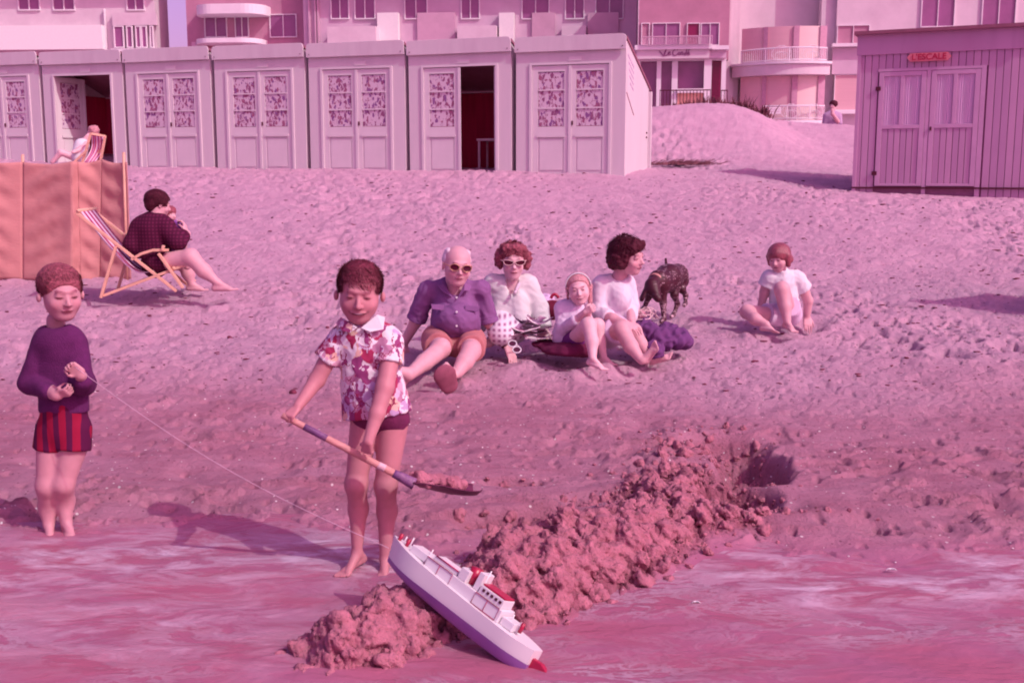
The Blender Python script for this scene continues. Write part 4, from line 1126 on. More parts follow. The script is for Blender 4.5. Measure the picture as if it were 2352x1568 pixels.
def haircap(fig, C, H, R, front=.20, low=-.1, back=-.35, grow=.03, noise=0, side=.0, k=.02, child=False, fringe=None):
    S = SDF(.02 * H)
    def L(x, y, z): return C + H * (R[0] * x + R[1] * y + R[2] * z)
    w = 1.04 if child else .96
    S.ell(L(0, -.09, .15), ((.345 * w + grow) * H, (.42 + grow) * H, (.35 + grow) * H), R)
    return S, L
HAIRD = M('dark brown hair', (.065, .004, .018), .75, .4, 80, bump=.7, bs=120, spec=.3)
HAIRM = M('brown hair', (.26, .065, .095), .75, .4, 80, bump=.7, bs=120, spec=.3)
HAIRB = M('dark chestnut hair', (.15, .02, .045), .7, .35, 80, bump=.6, bs=120, spec=.3)
HAIRL = M('light brown hair', (.48, .22, .25), .55, .3, 60, bump=.5, bs=90, spec=.5)
HAIRW = M('white hair', (.70, .58, .64), .6, .1, 40, bump=.3)
def tufts(fig, C, H, R, n, mat, region, ln=.05, rw=.006, seed=3, lay=.55, name='hair_strands', grow=.035, child=True, swirl=(0, .2, -1), jit=.16):
    """short hair: many thin blades growing out of the scalp"""
    r = np.random.RandomState(seed); V = []; Q = []
    w = 1.04 if child else .96
    rad3 = npv(((.345 * w + grow) * H, (.42 + grow) * H, (.35 + grow) * H)); cl = npv((0, -.09, .15)) * H
    cnt = 0
    while cnt < n:
        v = r.randn(3); v /= np.linalg.norm(v); p = cl + v * rad3
        q = p / H
        if not region(q): continue
        nn = v / rad3; nn /= np.linalg.norm(nn)
        dn = npv(swirl) + r.randn(3) * jit; dn -= nn * np.dot(dn, nn); dn /= np.linalg.norm(dn) + 1e-6
        d1 = nn * (1 - lay) + dn * lay; d1 /= np.linalg.norm(d1)
        s_ = np.cross(nn, dn); l = ln * H * r.uniform(.6, 1.3); ww = rw * H * r.uniform(.7, 1.5)
        a0, a1 = p - s_ * ww - nn * .008 * H, p + s_ * ww - nn * .008 * H; m0, m1 = p + d1 * l * .5 - s_ * ww * .8, p + d1 * l * .5 + s_ * ww * .8
        tt = p + d1 * l * .6 + unit(d1 * .6 + dn) * l * .4
        b = len(V)
        for pt in (a0, a1, m1, m0, tt): V.append(C + R[0] * pt[0] + R[1] * pt[1] + R[2] * pt[2] - fig.base)
        Q += [(b, b + 1, b + 2, b + 3), (b + 3, b + 2, b + 4)]
        cnt += 1
    o = MB().add([tuple(x) for x in V], Q).build(name, mat, fig.root, False); o['kind'] = 'stuff'
    return o
def curls(fig, C, H, R, centers, h, mat, amp=.02, name='hair', seed=2, n=90, rb=.055):
    S = SDF(.02 * H); r = np.random.RandomState(seed)
    def L(p): return C + H * (R[0] * p[0] + R[1] * p[1] + R[2] * p[2])
    for (c, rr) in centers: S.ell(L(c), tuple(npv(rr) * H), R, .05 * H)
    for i in range(int(n * 2.2)):
        c, rr = centers[r.randint(len(centers))]; v = r.randn(3); v /= np.linalg.norm(v)
        p = npv(c) + v * npv(rr) * .96
        if p[1] > .22 and p[2] < .22: continue
        S.ell(L(p), rb * H * r.uniform(.6, 1.2), None, .008 * H)
    return fig.part(name, S, h, mat, [(amp * H, 60 / H * .25, seed, 'f')], it=0)

# ------------------------------------------------------------------ 1. the boy with the spade
b = Fig(850, 1312, 3.62, 'person', 'small boy in a printed shirt standing in the shallow water with a spade')
m = b.m
b.limb([(838, 962, 0, 33), (818, 1112, -.03, 24.5), (823, 1168, .015, 22), (820, 1262, .0, 12.5)], .02)
b.limb([(904, 962, 0, 36), (886, 1116, -.03, 24.5), (889, 1172, .015, 22.5), (884, 1276, .0, 12.5)], .02)
for (u, v) in ((820, 1108), (887, 1112)): b.S.ell(b.J(u, v, -.04), 17 * m, None, .02)
foot(b.S, b.J(820, 1268, .0), (-.45, -.8, -.12), (0, 0, 1), 62 * m * 1.5, side=-1)
foot(b.S, b.J(884, 1282, .0), (-.05, -1, -.1), (0, 0, 1), 60 * m * 1.5, side=1)
b.limb([(871, 945, 0, 40), (850, 830, 0, 36), (838, 780, 0, 32)], .02)
b.limb([(795, 775, 0, 24), (885, 775, 0, 24)], .03)
b.limb([(829, 720, .02, 19), (834, 770, .02, 21)], .02)
# arms
b.limb([(778, 778, 0, 22), (728, 872, -.03, 18.5), (685, 932, -.10, 12)], .012)
b.limb([(903, 785, -.02, 22), (884, 890, -.10, 20), (866, 950, -.14, 17), (846, 1012, -.18, 11.5)], .012)
hd0, hd1 = b.J(648, 953, -.13), b.J(946, 1108, -.13)                # the spade's handle runs from hd0 to hd1
hax = unit(hd1 - hd0)
def onh(u): 
    t = (u - 648) / (946 - 648); return hd0 + (hd1 - hd0) * t
# right hand (left in the picture): fist over the end of the handle
W1 = b.J(683, 936, -.105)
hand(b.S, W1 + npv((0, -.004, 0)), onh(668) - W1 + npv((-.012, -.012, .008)), (.1, .55, -.85), 60 * m, side=-1, curl=1.05)
W2 = b.J(846, 1012, -.175)
hand(b.S, W2 + npv((0, -.012, 0)), onh(843) - W2 + npv((0, -.022, .012)), (.15, .9, -.25), 60 * m, side=-1, curl=1.0)
# head
R = hframe(5, 10, -3); C = b.J(826, 673, -.02); H = 134 * m
L = head(b, C, H, R, child=True, smile=1.0, eyes='squint')
root = b.body(.0033, (.47, .20, .235))
# hair
S = SDF(.01)
S.ell(L(0, -.10, .17), ((.345 * 1.04 + .002) * H, (.42 + .008) * H, (.35 + .02) * H), R)
S.ell(L(0, .52, -.12), (.52 * H, .48 * H, .46 * H), R, .006, sub=True)
S.ell(L(0, .05, -.62), (.6 * H, .9 * H, .58 * H), R, .006, sub=True)
b.part('hair', S, .0035, HAIRB, [(.0018, 160, 5, 'f')], it=0)
def reg(q): return q[2] > .02 + max(0, (q[1] - .05)) * .62 and not (q[1] > .18 and q[2] < .35)
tufts(b, C, H, R, 6500, HAIRB, reg, ln=.085, rw=.004, grow=.0, lay=.62, swirl=(.25, .9, -.35))
tufts(b, C, H, R, 420, HAIRB, lambda q: q[1] > .12 and .30 < q[2] < .44, ln=.085, rw=.010, grow=.01, lay=.75, seed=12, swirl=(.15, .35, -1), name='fringe')
tufts(b, C, H, R, 700, HAIRM, lambda q: q[2] > .2, ln=.13, rw=.006, grow=.0, lay=.6, seed=15, swirl=(.5, .9, -.3), name='hair_clumps')
tufts(b, C, H, R, 2600, HAIRM, reg, ln=.075, rw=.0035, grow=.0, lay=.6, seed=8, swirl=(.3, .8, -.5))
# shirt, straight and loose
PRINT = Mpattern('printed holiday cotton', (.68, .64, .68), [(.34, .03, .10), (.46, .32, .52), (.70, .46, .40), (.26, .05, .17), (.70, .66, .72), (.42, .20, .32), (.54, .44, .60), (.70, .66, .72), (.60, .34, .46)], 42, .22, kind='all', stretch=(1, 1, .75), lines=(.24, .02, .08))
S = SDF(.012); Yn = ((0, 1, 0), .70)
S.cap(b.J(842, 792, 0), b.J(866, 951, 0), 62 * m, 79 * m, .012, flat=Yn, cutb=True)
S.cap(b.J(800, 774, 0), b.J(884, 774, 0), 27 * m, 27 * m, .03)
S.cap(b.J(784, 776, 0), b.J(748, 826, -.01), 27 * m, 30 * m, .018, cutb=True)
S.cap(b.J(897, 782, -.015), b.J(893, 836, -.05), 29 * m, 33 * m, .018, cutb=True)
S.cap(b.J(866, 915, 0), b.J(870, 1010, 0), 52 * m, 66 * m, .001, flat=Yn, sub=True)
S.ell(b.J(832, 726, 0), (27 * m, 24 * m, 30 * m), None, .006, sub=True)
shirt = b.part('shirt', S, .0045, PRINT, [(.0035, 30, 6, 'f'), (.0022, 62, 9, 'c')], it=1)
WH = M('white cotton', (.66, .64, .68), .85, .05, 8, bump=.15, bs=40)
WHL = M('off white wool', (.65, .62, .63), .95, .05, 8, bump=.3, bs=160)
LIL = M('lilac cotton', (.62, .47, .62), .9, .06, 8, bump=.15, bs=60)
# collar: two flat points, and the button band
def flap(fig, name, pts, mat, th=.003, par=None):
    """a thin folded piece of cloth from (u, v, dy) corners"""
    p = [fig.J(*q) - fig.base for q in pts]; n = unit(np.cross(p[1] - p[0], p[2] - p[0]))
    if n[1] > 0: n = -n
    k = len(p); V = [tuple(x) for x in p] + [tuple(x + n * th) for x in p]
    Q = [tuple(range(k)), tuple(range(2 * k - 1, k - 1, -1))] + [(i, i + k, (i + 1) % k + k, (i + 1) % k) for i in range(k)]
    o = MB().add(V, Q).build(name, mat, par or fig.root); bv = o.modifiers.new('b', 'BEVEL'); bv.width = th * .4; bv.segments = 2
    return o
flap(b, 'collar', [(828, 753, -.072), (866, 722, -.050), (884, 728, -.040), (880, 756, -.064), (850, 762, -.078)], WH, .004, shirt)
flap(b, 'collar', [(822, 752, -.070), (784, 728, -.035), (772, 742, -.032), (786, 760, -.062), (806, 764, -.074)], PRINT, .004, shirt)
for i, (u, v) in enumerate(((824, 757), (826, 800), (834, 848), (842, 895))):
    p = b.J(u, v, -.083 - .003 * i) - b.base; MB().tube([p, p + npv((0, -.003, 0))], .0052, 10).build('button', WH, shirt)
# swimming trunks
PURP = M('dark purple knit', (.13, .015, .07), .8, .2, 30, bump=.2)
S = SDF(.015)
S.cap(b.J(852, 948, 0), b.J(892, 948, 0), 43 * m, 43 * m, .02)
S.cap(b.J(868, 950, 0), b.J(868, 988, 0), 38 * m, 20 * m, .02)
S.cap(b.J(846, 955, 0), b.J(842, 962, 0), 37 * m, 36 * m, .015); S.cap(b.J(898, 955, 0), b.J(903, 966, 0), 39 * m, 38.5 * m, .015)
S.cap(b.J(800, 1040, 0), b.J(818, 985, 0), 40 * m, 30 * m, .003, sub=True); S.cap(b.J(948, 1040, 0), b.J(925, 992, 0), 40 * m, 24 * m, .003, sub=True)
b.part('swimming_trunks', S, .004, PURP)

# ------------------------------------------------------------------ the spade (held, a thing of its own)
WOOD = M('worn spade wood', (.56, .27, .26), .6, .2, 8, stretch=(1, 1, 8), bump=.2)
BLUEP = M('chipped violet paint', (.15, .06, .17), .5, .35, 30, dirt=(.45, .26, .34), dscale=26)
STEEL = M('dark spade steel', (.14, .03, .08), .45, .25, 12, metal=.4)
sp = empty('spade', hd0); tag(sp, 'long wooden beach spade with violet painted grip held by the boy', 'spade')
def seg(name, u0, u1, r0, r1, mat): 
    a, c = onh(u0) - hd0, onh(u1) - hd0
    return MB().tube([a + (c - a) * t for t in np.linspace(0, 1, 8)], r0, 14, r1).build(name, mat, sp, True)
seg('handle', 648, 906, .0105, .0125, WOOD); seg('painted_band', 698, 750, .0112, .0117, BLUEP)
seg('pale_band', 868, 884, .0128, .0132, M('pale lilac paint', (.60, .40, .45), .5, .2, 20)); seg('socket', 904, 952, .0135, .020, BLUEP)
# blade: a shallow curved pan
bl0 = b.J(940, 1106, -.13) - hd0; bl1 = b.J(1092, 1134, .02) - hd0; bx = unit(bl1 - bl0); bt = unit(np.cross(bx, (0, 0, 1))); bu = np.cross(bt, bx)
V = []; n1, n2 = 16, 13
for lay in (0, 1):
    for i in range(n1 + 1):
        s_ = i / n1; wv = .082 * min(1, (.35 + 3.2 * s_)) * math.sqrt(max(.02, 1 - max(0, (s_ - .72) / .30) ** 2))
        for j in range(n2 + 1):
            t_ = -1 + 2 * j / n2
            V.append(tuple(bl0 + bx * (s_ * np.linalg.norm(bl1 - bl0)) + bt * (t_ * wv) + bu * (.030 * t_ * t_ * min(1, s_ * 3 + .2) - .012 * math.sin(s_ * 3) - .003 * lay)))
K = (n1 + 1) * (n2 + 1); Q = []
for i in range(n1):
    for j in range(n2):
        a = i * (n2 + 1) + j; Q += [(a, a + 1, a + n2 + 2, a + n2 + 1), (K + a, K + a + n2 + 1, K + a + n2 + 2, K + a + 1)]
for j in range(n2):
    Q += [(j, K + j, K + j + 1, j + 1), (n1 * (n2 + 1) + j, n1 * (n2 + 1) + j + 1, K + n1 * (n2 + 1) + j + 1, K + n1 * (n2 + 1) + j)]
for i in range(n1):
    for j in (0, n2): a = i * (n2 + 1) + j; Q.append((a, a + n2 + 1, K + a + n2 + 1, K + a))
MB().add(V, Q).build('blade', STEEL, sp, True)
# wet sand lying on the blade
S = SDF(.012); bm = (bl0 + bl1) / 2 + hd0; rr = random.Random(2)
WSAND = M('wet dug sand', (.34, .11, .15))
S.cap(bl0 + hd0 + bx * .045 + bu * .012, bl0 + hd0 + bx * .17 + bu * .016, .022, .034, .02)
for i in range(46):
    p = bl0 + hd0 + bx * rr.uniform(.03, .21) + bt * rr.uniform(-.055, .055) + bu * rr.uniform(.005, .035); S.ell(p, rr.uniform(.007, .017), None, .008)
V, Q = S.mesh(.004); V = V + vnormals(V, Q) * (folds(V, 90, 3) * .003)[:, None]
o = link('spadeful_of_sand', npmesh('spadeful_of_sand', V - bm, Q, WSAND)); o.location = bm; tag(o, 'lump of wet sand lying on the spade blade', 'sand lump')

# ------------------------------------------------------------------ 2. child at the left edge, holding a string
c = Fig(140, 1215, 4.02, 'person', 'child in a dark purple jersey and striped shorts at the left edge holding a string')
m = c.m
c.limb([(118, 1010, 0, 33), (108, 1115, -.03, 24), (112, 1165, .02, 22), (112, 1205, 0, 13)], .02)
c.limb([(172, 1010, 0, 34), (146, 1112, -.03, 23), (150, 1150, .02, 20), (152, 1200, 0, 13)], .02)
foot(c.S, c.J(112, 1203, 0), (.3, -.9, -.1), (0, 0, 1), 84 * m, side=1); foot(c.S, c.J(153, 1199, 0), (.5, -.8, -.1), (0, 0, 1), 84 * m, side=1)
c.limb([(146, 985, 0, 36), (140, 860, 0, 34), (136, 795, 0, 32)], .02)
c.limb([(128, 735, .02, 20), (130, 785, .02, 22)], .02)
c.limb([(98, 800, 0, 22), (72, 880, -.02, 19), (130, 905, -.12, 15)], .012)
c.limb([(180, 800, 0, 22), (192, 880, -.05, 20), (186, 862, -.13, 12)], .012)
hand(c.S, c.J(190, 858, -.135), (-.75, -.2, .55), (.2, -.9, -.2), 62 * m, side=-1, curl=.95)
hand(c.S, c.J(132, 905, -.12), (.8, -.3, .2), (.1, .6, .6), 60 * m, side=1, curl=.9)
R = hframe(38, 8, 0); C = c.J(140, 674, -.01); H = 122 * m
L = head(c, C, H, R, child=True, eyes='down')
c.body(.005, SKD)
S = SDF(.01)
S.ell(L(0, -.11, .17), ((.345 * 1.04 + .03) * H, (.42 + .03) * H, (.35 + .03) * H), R)
S.ell(L(0, .56, -.14), (.52 * H, .44 * H, .42 * H), R, .006, sub=True); S.ell(L(0, .05, -.62), (.6 * H, .9 * H, .52 * H), R, .006, sub=True)
c.part('hair', S, .0045, HAIRM, [(.002, 150, 5, 'f')], it=0)
tufts(c, C, H, R, 2500, HAIRM, reg, ln=.08, rw=.006, grow=.02, lay=.7, swirl=(.2, .9, -.35))
JERS = M('purple jersey wool', (.10, .014, .09), .95, .15, 30, bump=.4, bs=220)
S = SDF(.012)
S.cap(c.J(138, 795, 0), c.J(148, 945, 0), 55 * m, 56 * m, .02, flat=((0, 1, 0), .75), cutb=True)
S.cap(c.J(108, 780, 0), c.J(165, 782, 0), 30 * m, 30 * m, .03)
S.chain([c.J(98, 795, 0), c.J(70, 880, -.02), c.J(112, 900, -.10)], [28 * m, 25 * m, 19 * m], .015)
S.chain([c.J(172, 795, 0), c.J(190, 880, -.05), c.J(192, 876, -.105)], [28 * m, 26 * m, 20 * m], .015)
S.ell(c.J(130, 735, 0), (26 * m, 24 * m, 26 * m), None, .006, sub=True)
c.part('jersey', S, .006, JERS, [(.005, 26, 16, 'f')])
S = SDF(.012)
S.cap(c.J(147, 935, 0), c.J(146, 985, 0), 52 * m, 54 * m, .02, flat=((0, 1, 0), .8)); S.cap(c.J(120, 985, 0), c.J(116, 1030, 0), 37 * m, 39 * m, .015, cutb=True); S.cap(c.J(172, 985, 0), c.J(168, 1032, -.01), 38 * m, 40 * m, .015, cutb=True)
c.part('striped_shorts', S, .006, Mstripe('red and plum stripes', (.26, .006, .04), (.08, .005, .045), 22, 'X', duty=.55))

# ------------------------------------------------------------------ 3. bald man leaning back on his arms
g = Fig(1045, 800, 6.95, 'person', 'bald man in sunglasses, mauve shirt and shorts sitting on the sand')
m = g.m

g.limb([(1045, 785, .05, 32), (1045, 700, .10, 32), (1042, 668, .11, 26)], .03)
g.limb([(1043, 640, .06, 20), (1044, 668, .08, 22)], .02)
g.limb([(1002, 786, .0, 27), (1012, 802, -.33, 21), (975, 832, -.50, 18.5), (938, 862, -.66, 12)], .015)       # leg left
g.S.ell(g.J(1013, 797, -.35), 21 * m, None, .02)
g.limb([(1082, 786, .0, 27), (1082, 806, -.30, 22), (1068, 830, -.42, 19), (1050, 856, -.50, 13)], .015)      # leg right
g.limb([(984, 666, .10, 16), (955, 738, .16, 14.5), (927, 790, .26, 10)], .015)
g.limb([(1106, 666, .10, 16), (1126, 742, .12, 15), (1166, 796, .10, 9)], .015)
hand(g.S, g.J(1165, 795, .10), (.3, -.5, -.6), (0, -.3, -.9), 66 * m, side=1, curl=.25); hand(g.S, g.J(927, 788, .26), (-.3, -.1, -.9), (0, 1, 0), 66 * m, side=1, curl=.3)
foot(g.S, g.J(938, 858, -.66), (-.35, -.5, .6), (0, -.5, .6), 95 * m)
g.ftb = g.J(1046, 862, -.53)
foot(g.S, g.ftb, (-.25, -.35, .3), (-.2, -.9, .3), 56 * m, toes=False)
R = hframe(14, 4, -7); C = g.J(1050, 612, -.0); H = 92 * m
L = head(g, C, H, R, fat=.035, eyes='none')
for sx in (-1, 1): pass
g.body(.0072, SK)
GLM = M('gilt frame', (.55, .30, .22), .35, .1, metal=.6); LENS = M('dark sunglass lens', (.06, .004, .02), .08, .05, spec=.8)
def glasses(fig, L, R, H, w=.115, h=.075, shape='round', fm=GLM, z=.03):
    gl = MB()
    def pt(x, y, zz): return L(x, y, zz) - fig.base
    n = 16
    parts = []
    for sx in (-1, 1):
        ring = []
        for i in range(n):
            a = 2 * math.pi * i / n; zz = math.sin(a) * h
            if shape == 'cat' and zz > 0: zz = zz * .45 + (.01 + .02 * sx * math.cos(a))
            ring.append((sx * .155 + math.cos(a) * w, zz))
        V = [pt(x, .43 - .25 * abs(x) ** 1.5, z + zz) for x, zz in ring] + [pt(x, .455 - .25 * abs(x) ** 1.5, z + zz) for x, zz in ring]
        Q = [tuple(range(n)), tuple(range(2 * n - 1, n - 1, -1))] + [(i, i + n, (i + 1) % n + n, (i + 1) % n) for i in range(n)]
        parts.append((V, Q))
        gl.tube([pt(x, .465 - .25 * abs(x) ** 1.5, z + zz) for x, zz in ring + [ring[0]]], .011 * H, 5)
        gl.tube([pt(sx * (.155 + w), .40, z + .02), pt(sx * .36, .1, z + .02), pt(sx * .37, -.05, z + .03)], .012 * H, 5)
    gl.tube([pt(-.05, .47, z + .02), pt(.05, .47, z + .02)], .011 * H, 5)
    fo = gl.build('sunglasses', fm, fig.root, True)
    for V, Q in parts: MB().add([tuple(v) for v in V], Q).build('lens', LENS, fo)
glasses(g, L, R, H, .115, .085)
S = SDF(.008)
for sx in (-1, 1):
    S.ell(L(sx * .285, -.16, .14), (.075 * H, .22 * H, .16 * H), R); S.ell(L(sx * .23, -.16, .33), (.10 * H, .2 * H, .10 * H), R)
S.ell(L(0, -.42, .12), (.28 * H, .12 * H, .25 * H), R)
g.part('hair', S, .0065, HAIRW, [(.002, 80, 5, 'f')], it=1)
MAUVE = M('mauve cotton shirt', (.21, .085, .23), .8, .10, 7, bump=.12, bs=60)
S = SDF(.02); Yn = ((0, 1, 0), .72)
S.cap(g.J(1043, 684, .10), g.J(1048, 778, .03), 52 * m, 58 * m, .02, flat=Yn, cutb=True)
S.ell(g.J(1050, 735, -.02), (52 * m, 44 * m, 40 * m), None, .04)
S.cap(g.J(986, 664, .10), g.J(1104, 664, .10), 23 * m, 23 * m, .03)
S.cap(g.J(984, 665, .10), g.J(958, 730, .15), 20 * m, 22 * m, .015, cutb=True); S.cap(g.J(1105, 665, .10), g.J(1122, 740, .12), 20 * m, 22.5 * m, .015, cutb=True)
S.ell(g.J(1046, 658, .04), (18 * m, 20 * m, 22 * m), None, .01, sub=True)
sh = g.part('shirt', S, .0075, MAUVE, [(.011, 14, 26, 'f'), (.005, 34, 12, 'c')])
for (pu, pv) in ((957, 729), (1122, 739)):
    pass
S = SDF(.006); S.cap(g.J(961, 722, .145), g.J(956, 734, .155), 23 * m, 24.5 * m, cuta=True, cutb=True); g.part('rolled_cuff', S, .006, MAUVE)
S = SDF(.006); S.cap(g.J(1120, 730, .12), g.J(1123, 742, .12), 23.5 * m, 24.5 * m, cuta=True, cutb=True); g.part('rolled_cuff', S, .006, MAUVE)
flap(g, 'collar', [(1046, 690, -.045), (1020, 652, .0), (1004, 656, .02), (1018, 670, -.02), (1036, 680, -.04)], MAUVE, .006, sh)
flap(g, 'collar', [(1048, 690, -.045), (1066, 650, .0), (1082, 656, .02), (1078, 668, -.02), (1066, 668, -.03)], MAUVE, .006, sh)
for (u0, u1, v0) in ((990, 1020, 698), (1067, 1101, 701)): flap(g, 'pocket_flap', [(u0, v0, -.085), (u1, v0 + 2, -.085), (u1 - 2, v0 + 15, -.097), (u0 + 2, v0 + 12, -.097)], MAUVE, .005, sh)
for v in (683, 716, 748): 
    p = g.J(1049, v, -.115 - (.02 if v > 700 else -.03)) - g.base; MB().tube([p, p + npv((0, -.006, 0))], .007, 8).build('button', WH, sh)
SHO = M('rosy tan cotton', (.42, .16, .17), .85, .1, 8, bump=.1)
S = SDF(.02)
S.cap(g.J(1002, 782, .03), g.J(1080, 782, .03), 36 * m, 36 * m, .03)
S.cap(g.J(1001, 784, 0), g.J(1007, 796, -.24), 34 * m, 32 * m, .015, cutb=True); S.cap(g.J(1084, 785, 0), g.J(1083, 801, -.22), 34 * m, 32 * m, .015, cutb=True)
S.cap(g.J(1044, 785, -.02), g.J(1046, 803, -.08), 24 * m, 18 * m, .03)
g.part('shorts', S, .0075, SHO, [(.006, 20, 26, 'f')])
RUB = M('dark rubber sole', (.26, .075, .12), .8, .2, 12)
S = SDF(.006); fc = g.ftb; A_ = unit((-.25, -.35, .8)); N_ = unit(npv((-.2, -.9, .3)) - A_ * np.dot((-.2, -.9, .3), A_))
tp = fc - N_ * .0
q0, q1 = g.J(1040, 884, -.56), g.J(1024, 864, -.60)
S.cap(g.J(1031, 884, -.60), g.J(1022, 862, -.63), 20 * m, 25 * m, .01, flat=((.30, -.93, -.2), .30))
g.part('sandal_sole', S, .005, RUB)
S = SDF(.004); S.cap(g.J(1158, 787, .10), g.J(1164, 792, .10), 13 * m, 13 * m, cuta=True, cutb=True); g.part('watch', S, .005, IRON)

# ------------------------------------------------------------------ 4. woman in the white cardigan
w = Fig(1178, 770, 7.35, 'person', 'woman in dark sunglasses and white cardigan sitting behind the bald man')
m = w.m
w.limb([(1165, 765, .04, 30), (1172, 700, .06, 26), (1172, 668, .06, 24)], .03)
w.limb([(1176, 632, .02, 17), (1174, 662, .04, 19)], .02)
w.limb([(1130, 652, .04, 20), (1112, 700, .10, 16), (1100, 752, .14, 11)], .02)
w.limb([(1214, 655, .04, 20), (1240, 712, .02, 17), (1246, 752, -.04, 11)], .02)
hand(w.S, w.J(1246, 752, -.04), (0, -.4, -.6), (0, -.2, -1), 60 * m, side=1, curl=.35)
w.limb([(1162, 768, -.02, 20), (1142, 774, -.20, 15), (1120, 788, -.22, 11)], .02)
R = hframe(5, 2, -1); C = w.J(1178, 602, 0); H = 84 * m
L = head(w, C, H, R, eyes='none')
w.body(.0078, SKP)
glasses(w, L, R, H, .135, .085, 'cat', M('pale plastic frame', (.62, .42, .42), .4), .05)
curls(w, C, H, R, [((0, -.08, .28), (.40, .42, .27)), ((-.36, -.06, .08), (.13, .2, .25)), ((.37, -.06, .08), (.13, .2, .25)), ((0, -.3, .1), (.38, .25, .35)), ((-.1, .22, .40), (.22, .13, .10)), ((.12, .22, .40), (.2, .13, .10))], .0065, HAIRM, n=110)
tufts(w, C, H, R, 1300, HAIRM, lambda q: q[2] > -.05 and not (q[1] > .12 and q[2] < .25), ln=.10, rw=.010, grow=.06, lay=.5)
S = SDF(.02)
S.cap(w.J(1173, 672, .04), w.J(1166, 748, 0), 42 * m, 48 * m, .03, flat=((0, 1, 0), .8)); S.cap(w.J(1138, 652, .04), w.J(1208, 654, .04), 21 * m, 21 * m, .04)
S.chain([w.J(1132, 652, .04), w.J(1112, 702, .10), w.J(1101, 748, .14)], [24 * m, 21 * m, 16 * m], .03); S.chain([w.J(1212, 656, .04), w.J(1236, 710, .02)], [25 * m, 22 * m], .03); S.cap(w.J(1236, 710, .02), w.J(1247, 752, -.04), 22 * m, 18 * m, .02, cutb=True)
S.cap(w.J(1190, 690, -.03), w.J(1200, 742, -.08), 22 * m, 20 * m, .03)
S.ell(w.J(1177, 648, -.06), (13 * m, 30 * m, 34 * m), None, .012, sub=True)
w.part('cardigan', S, .008, WHL, [(.008, 18, 31, 'f'), (.004, 40, 17, 'c')])
S = SDF(.02); S.cap(w.J(1152, 745, -.06), w.J(1150, 765, -.30), 34 * m, 30 * m, .03); S.cap(w.J(1176, 752, -.03), w.J(1178, 760, -.2), 30 * m, 24 * m, .03)
w.part('checked_skirt', S, .009, Mcheck('lilac and white checks', (.74, .68, .74), (.26, .08, .2), 9), [(.006, 18, 31, 'f')])
S = SDF(.004); S.cap(w.J(1183, 672, -.12), w.J(1192, 652, -.06), 4 * m, 4 * m); w.part('scarf', S, .005, CURT)

# ------------------------------------------------------------------ 5. girl with the hairband
q = Fig(1300, 795, 6.95, 'person', 'fair girl with a white hairband sitting with her knees drawn up')
m = q.m
q.limb([(1300, 785, .05, 20), (1306, 735, .07, 19), (1314, 708, .07, 16)], .02)
q.limb([(1326, 690, .02, 11), (1318, 708, .05, 13)], .02)
q.limb([(1292, 708, .05, 14), (1294, 758, .0, 11.5), (1322, 735, -.12, 9), (1344, 716, -.17, 7)], .015)
q.limb([(1338, 712, .05, 13), (1348, 745, .0, 10), (1352, 722, -.14, 7)], .015)
hand(q.S, q.J(1344, 716, -.17), (.6, -.4, .35), (.3, .6, .2), 40 * m, side=1, curl=.8); hand(q.S, q.J(1352, 722, -.14), (.1, -.5, .5), (-.4, .5, 0), 40 * m, side=-1, curl=.8)
q.limb([(1306, 792, .0, 19), (1352, 746, -.22, 17), (1360, 785, -.30, 14), (1361, 822, -.36, 8.5)], .02)
q.limb([(1316, 790, .10, 19), (1372, 748, -.05, 16.5), (1378, 785, -.08, 13), (1386, 820, -.10, 8.5)], .02)
foot(q.S, q.J(1362, 822, -.36), (.75, -.55, -.18), (0, 0, 1), 50 * m, side=1); foot(q.S, q.J(1386, 818, -.10), (.8, -.4, -.12), (0, 0, 1), 44 * m, side=1)
R = hframe(-2, 4, 7); C = q.J(1329, 664, 0); H = 72 * m
L = head(q, C, H, R, child=True, eyes='squint', smile=.3)
q.body(.0055, SKP)
S = SDF(.008)
S.ell(L(0, -.10, .16), (.395 * H, .46 * H, .38 * H), R); S.ell(L(0, .50, -.10), (.50 * H, .50 * H, .44 * H), R, .004, sub=True)
S.cap(L(.36, -.06, .05), L(.32, .0, -.52), .10 * H, .06 * H, .02); S.cap(L(-.36, -.12, .05), L(-.37, -.16, -.28), .06 * H, .04 * H, .02); S.cap(L(0, -.35, .1), L(.05, -.38, -.4), .25 * H, .16 * H, .03)
q.part('hair', S, .0055, HAIRL, [(.003, 60, 5, 'f')], it=1)
mb = MB(); n = 18; V = []; Q = []
for i in range(n + 1):
    a = math.pi * i / n
    for yy in (-.06, .06):
        V.append(tuple(L(.415 * math.cos(a), yy + .05, .10 + .44 * math.sin(a)) - q.base))
for i in range(n): Q.append((2 * i, 2 * i + 1, 2 * i + 3, 2 * i + 2))
o = mb.add(V, Q).build('hairband', WH, q.root, True); sm_ = o.modifiers.new('s', 'SOLIDIFY'); sm_.thickness = .006; sm_.offset = 1
S = SDF(.015)
S.cap(q.J(1316, 712, .06), q.J(1298, 772, .05), 29 * m, 31 * m, .02); S.cap(q.J(1298, 706, .06), q.J(1334, 710, .06), 15 * m, 15 * m, .03)
S.chain([q.J(1291, 708, .05), q.J(1293, 758, .0), q.J(1320, 737, -.12)], [18 * m, 15 * m, 11.5 * m], .015); S.chain([q.J(1338, 714, .05), q.J(1348, 745, .0), q.J(1351, 730, -.1)], [16 * m, 13 * m, 10 * m], .015)
q.part('cardigan', S, .0065, M('pale lilac wool', (.66, .54, .68), .95, .06, 10, bump=.3, bs=160), [(.004, 26, 41, 'f'), (.003, 55, 2, 'c')])
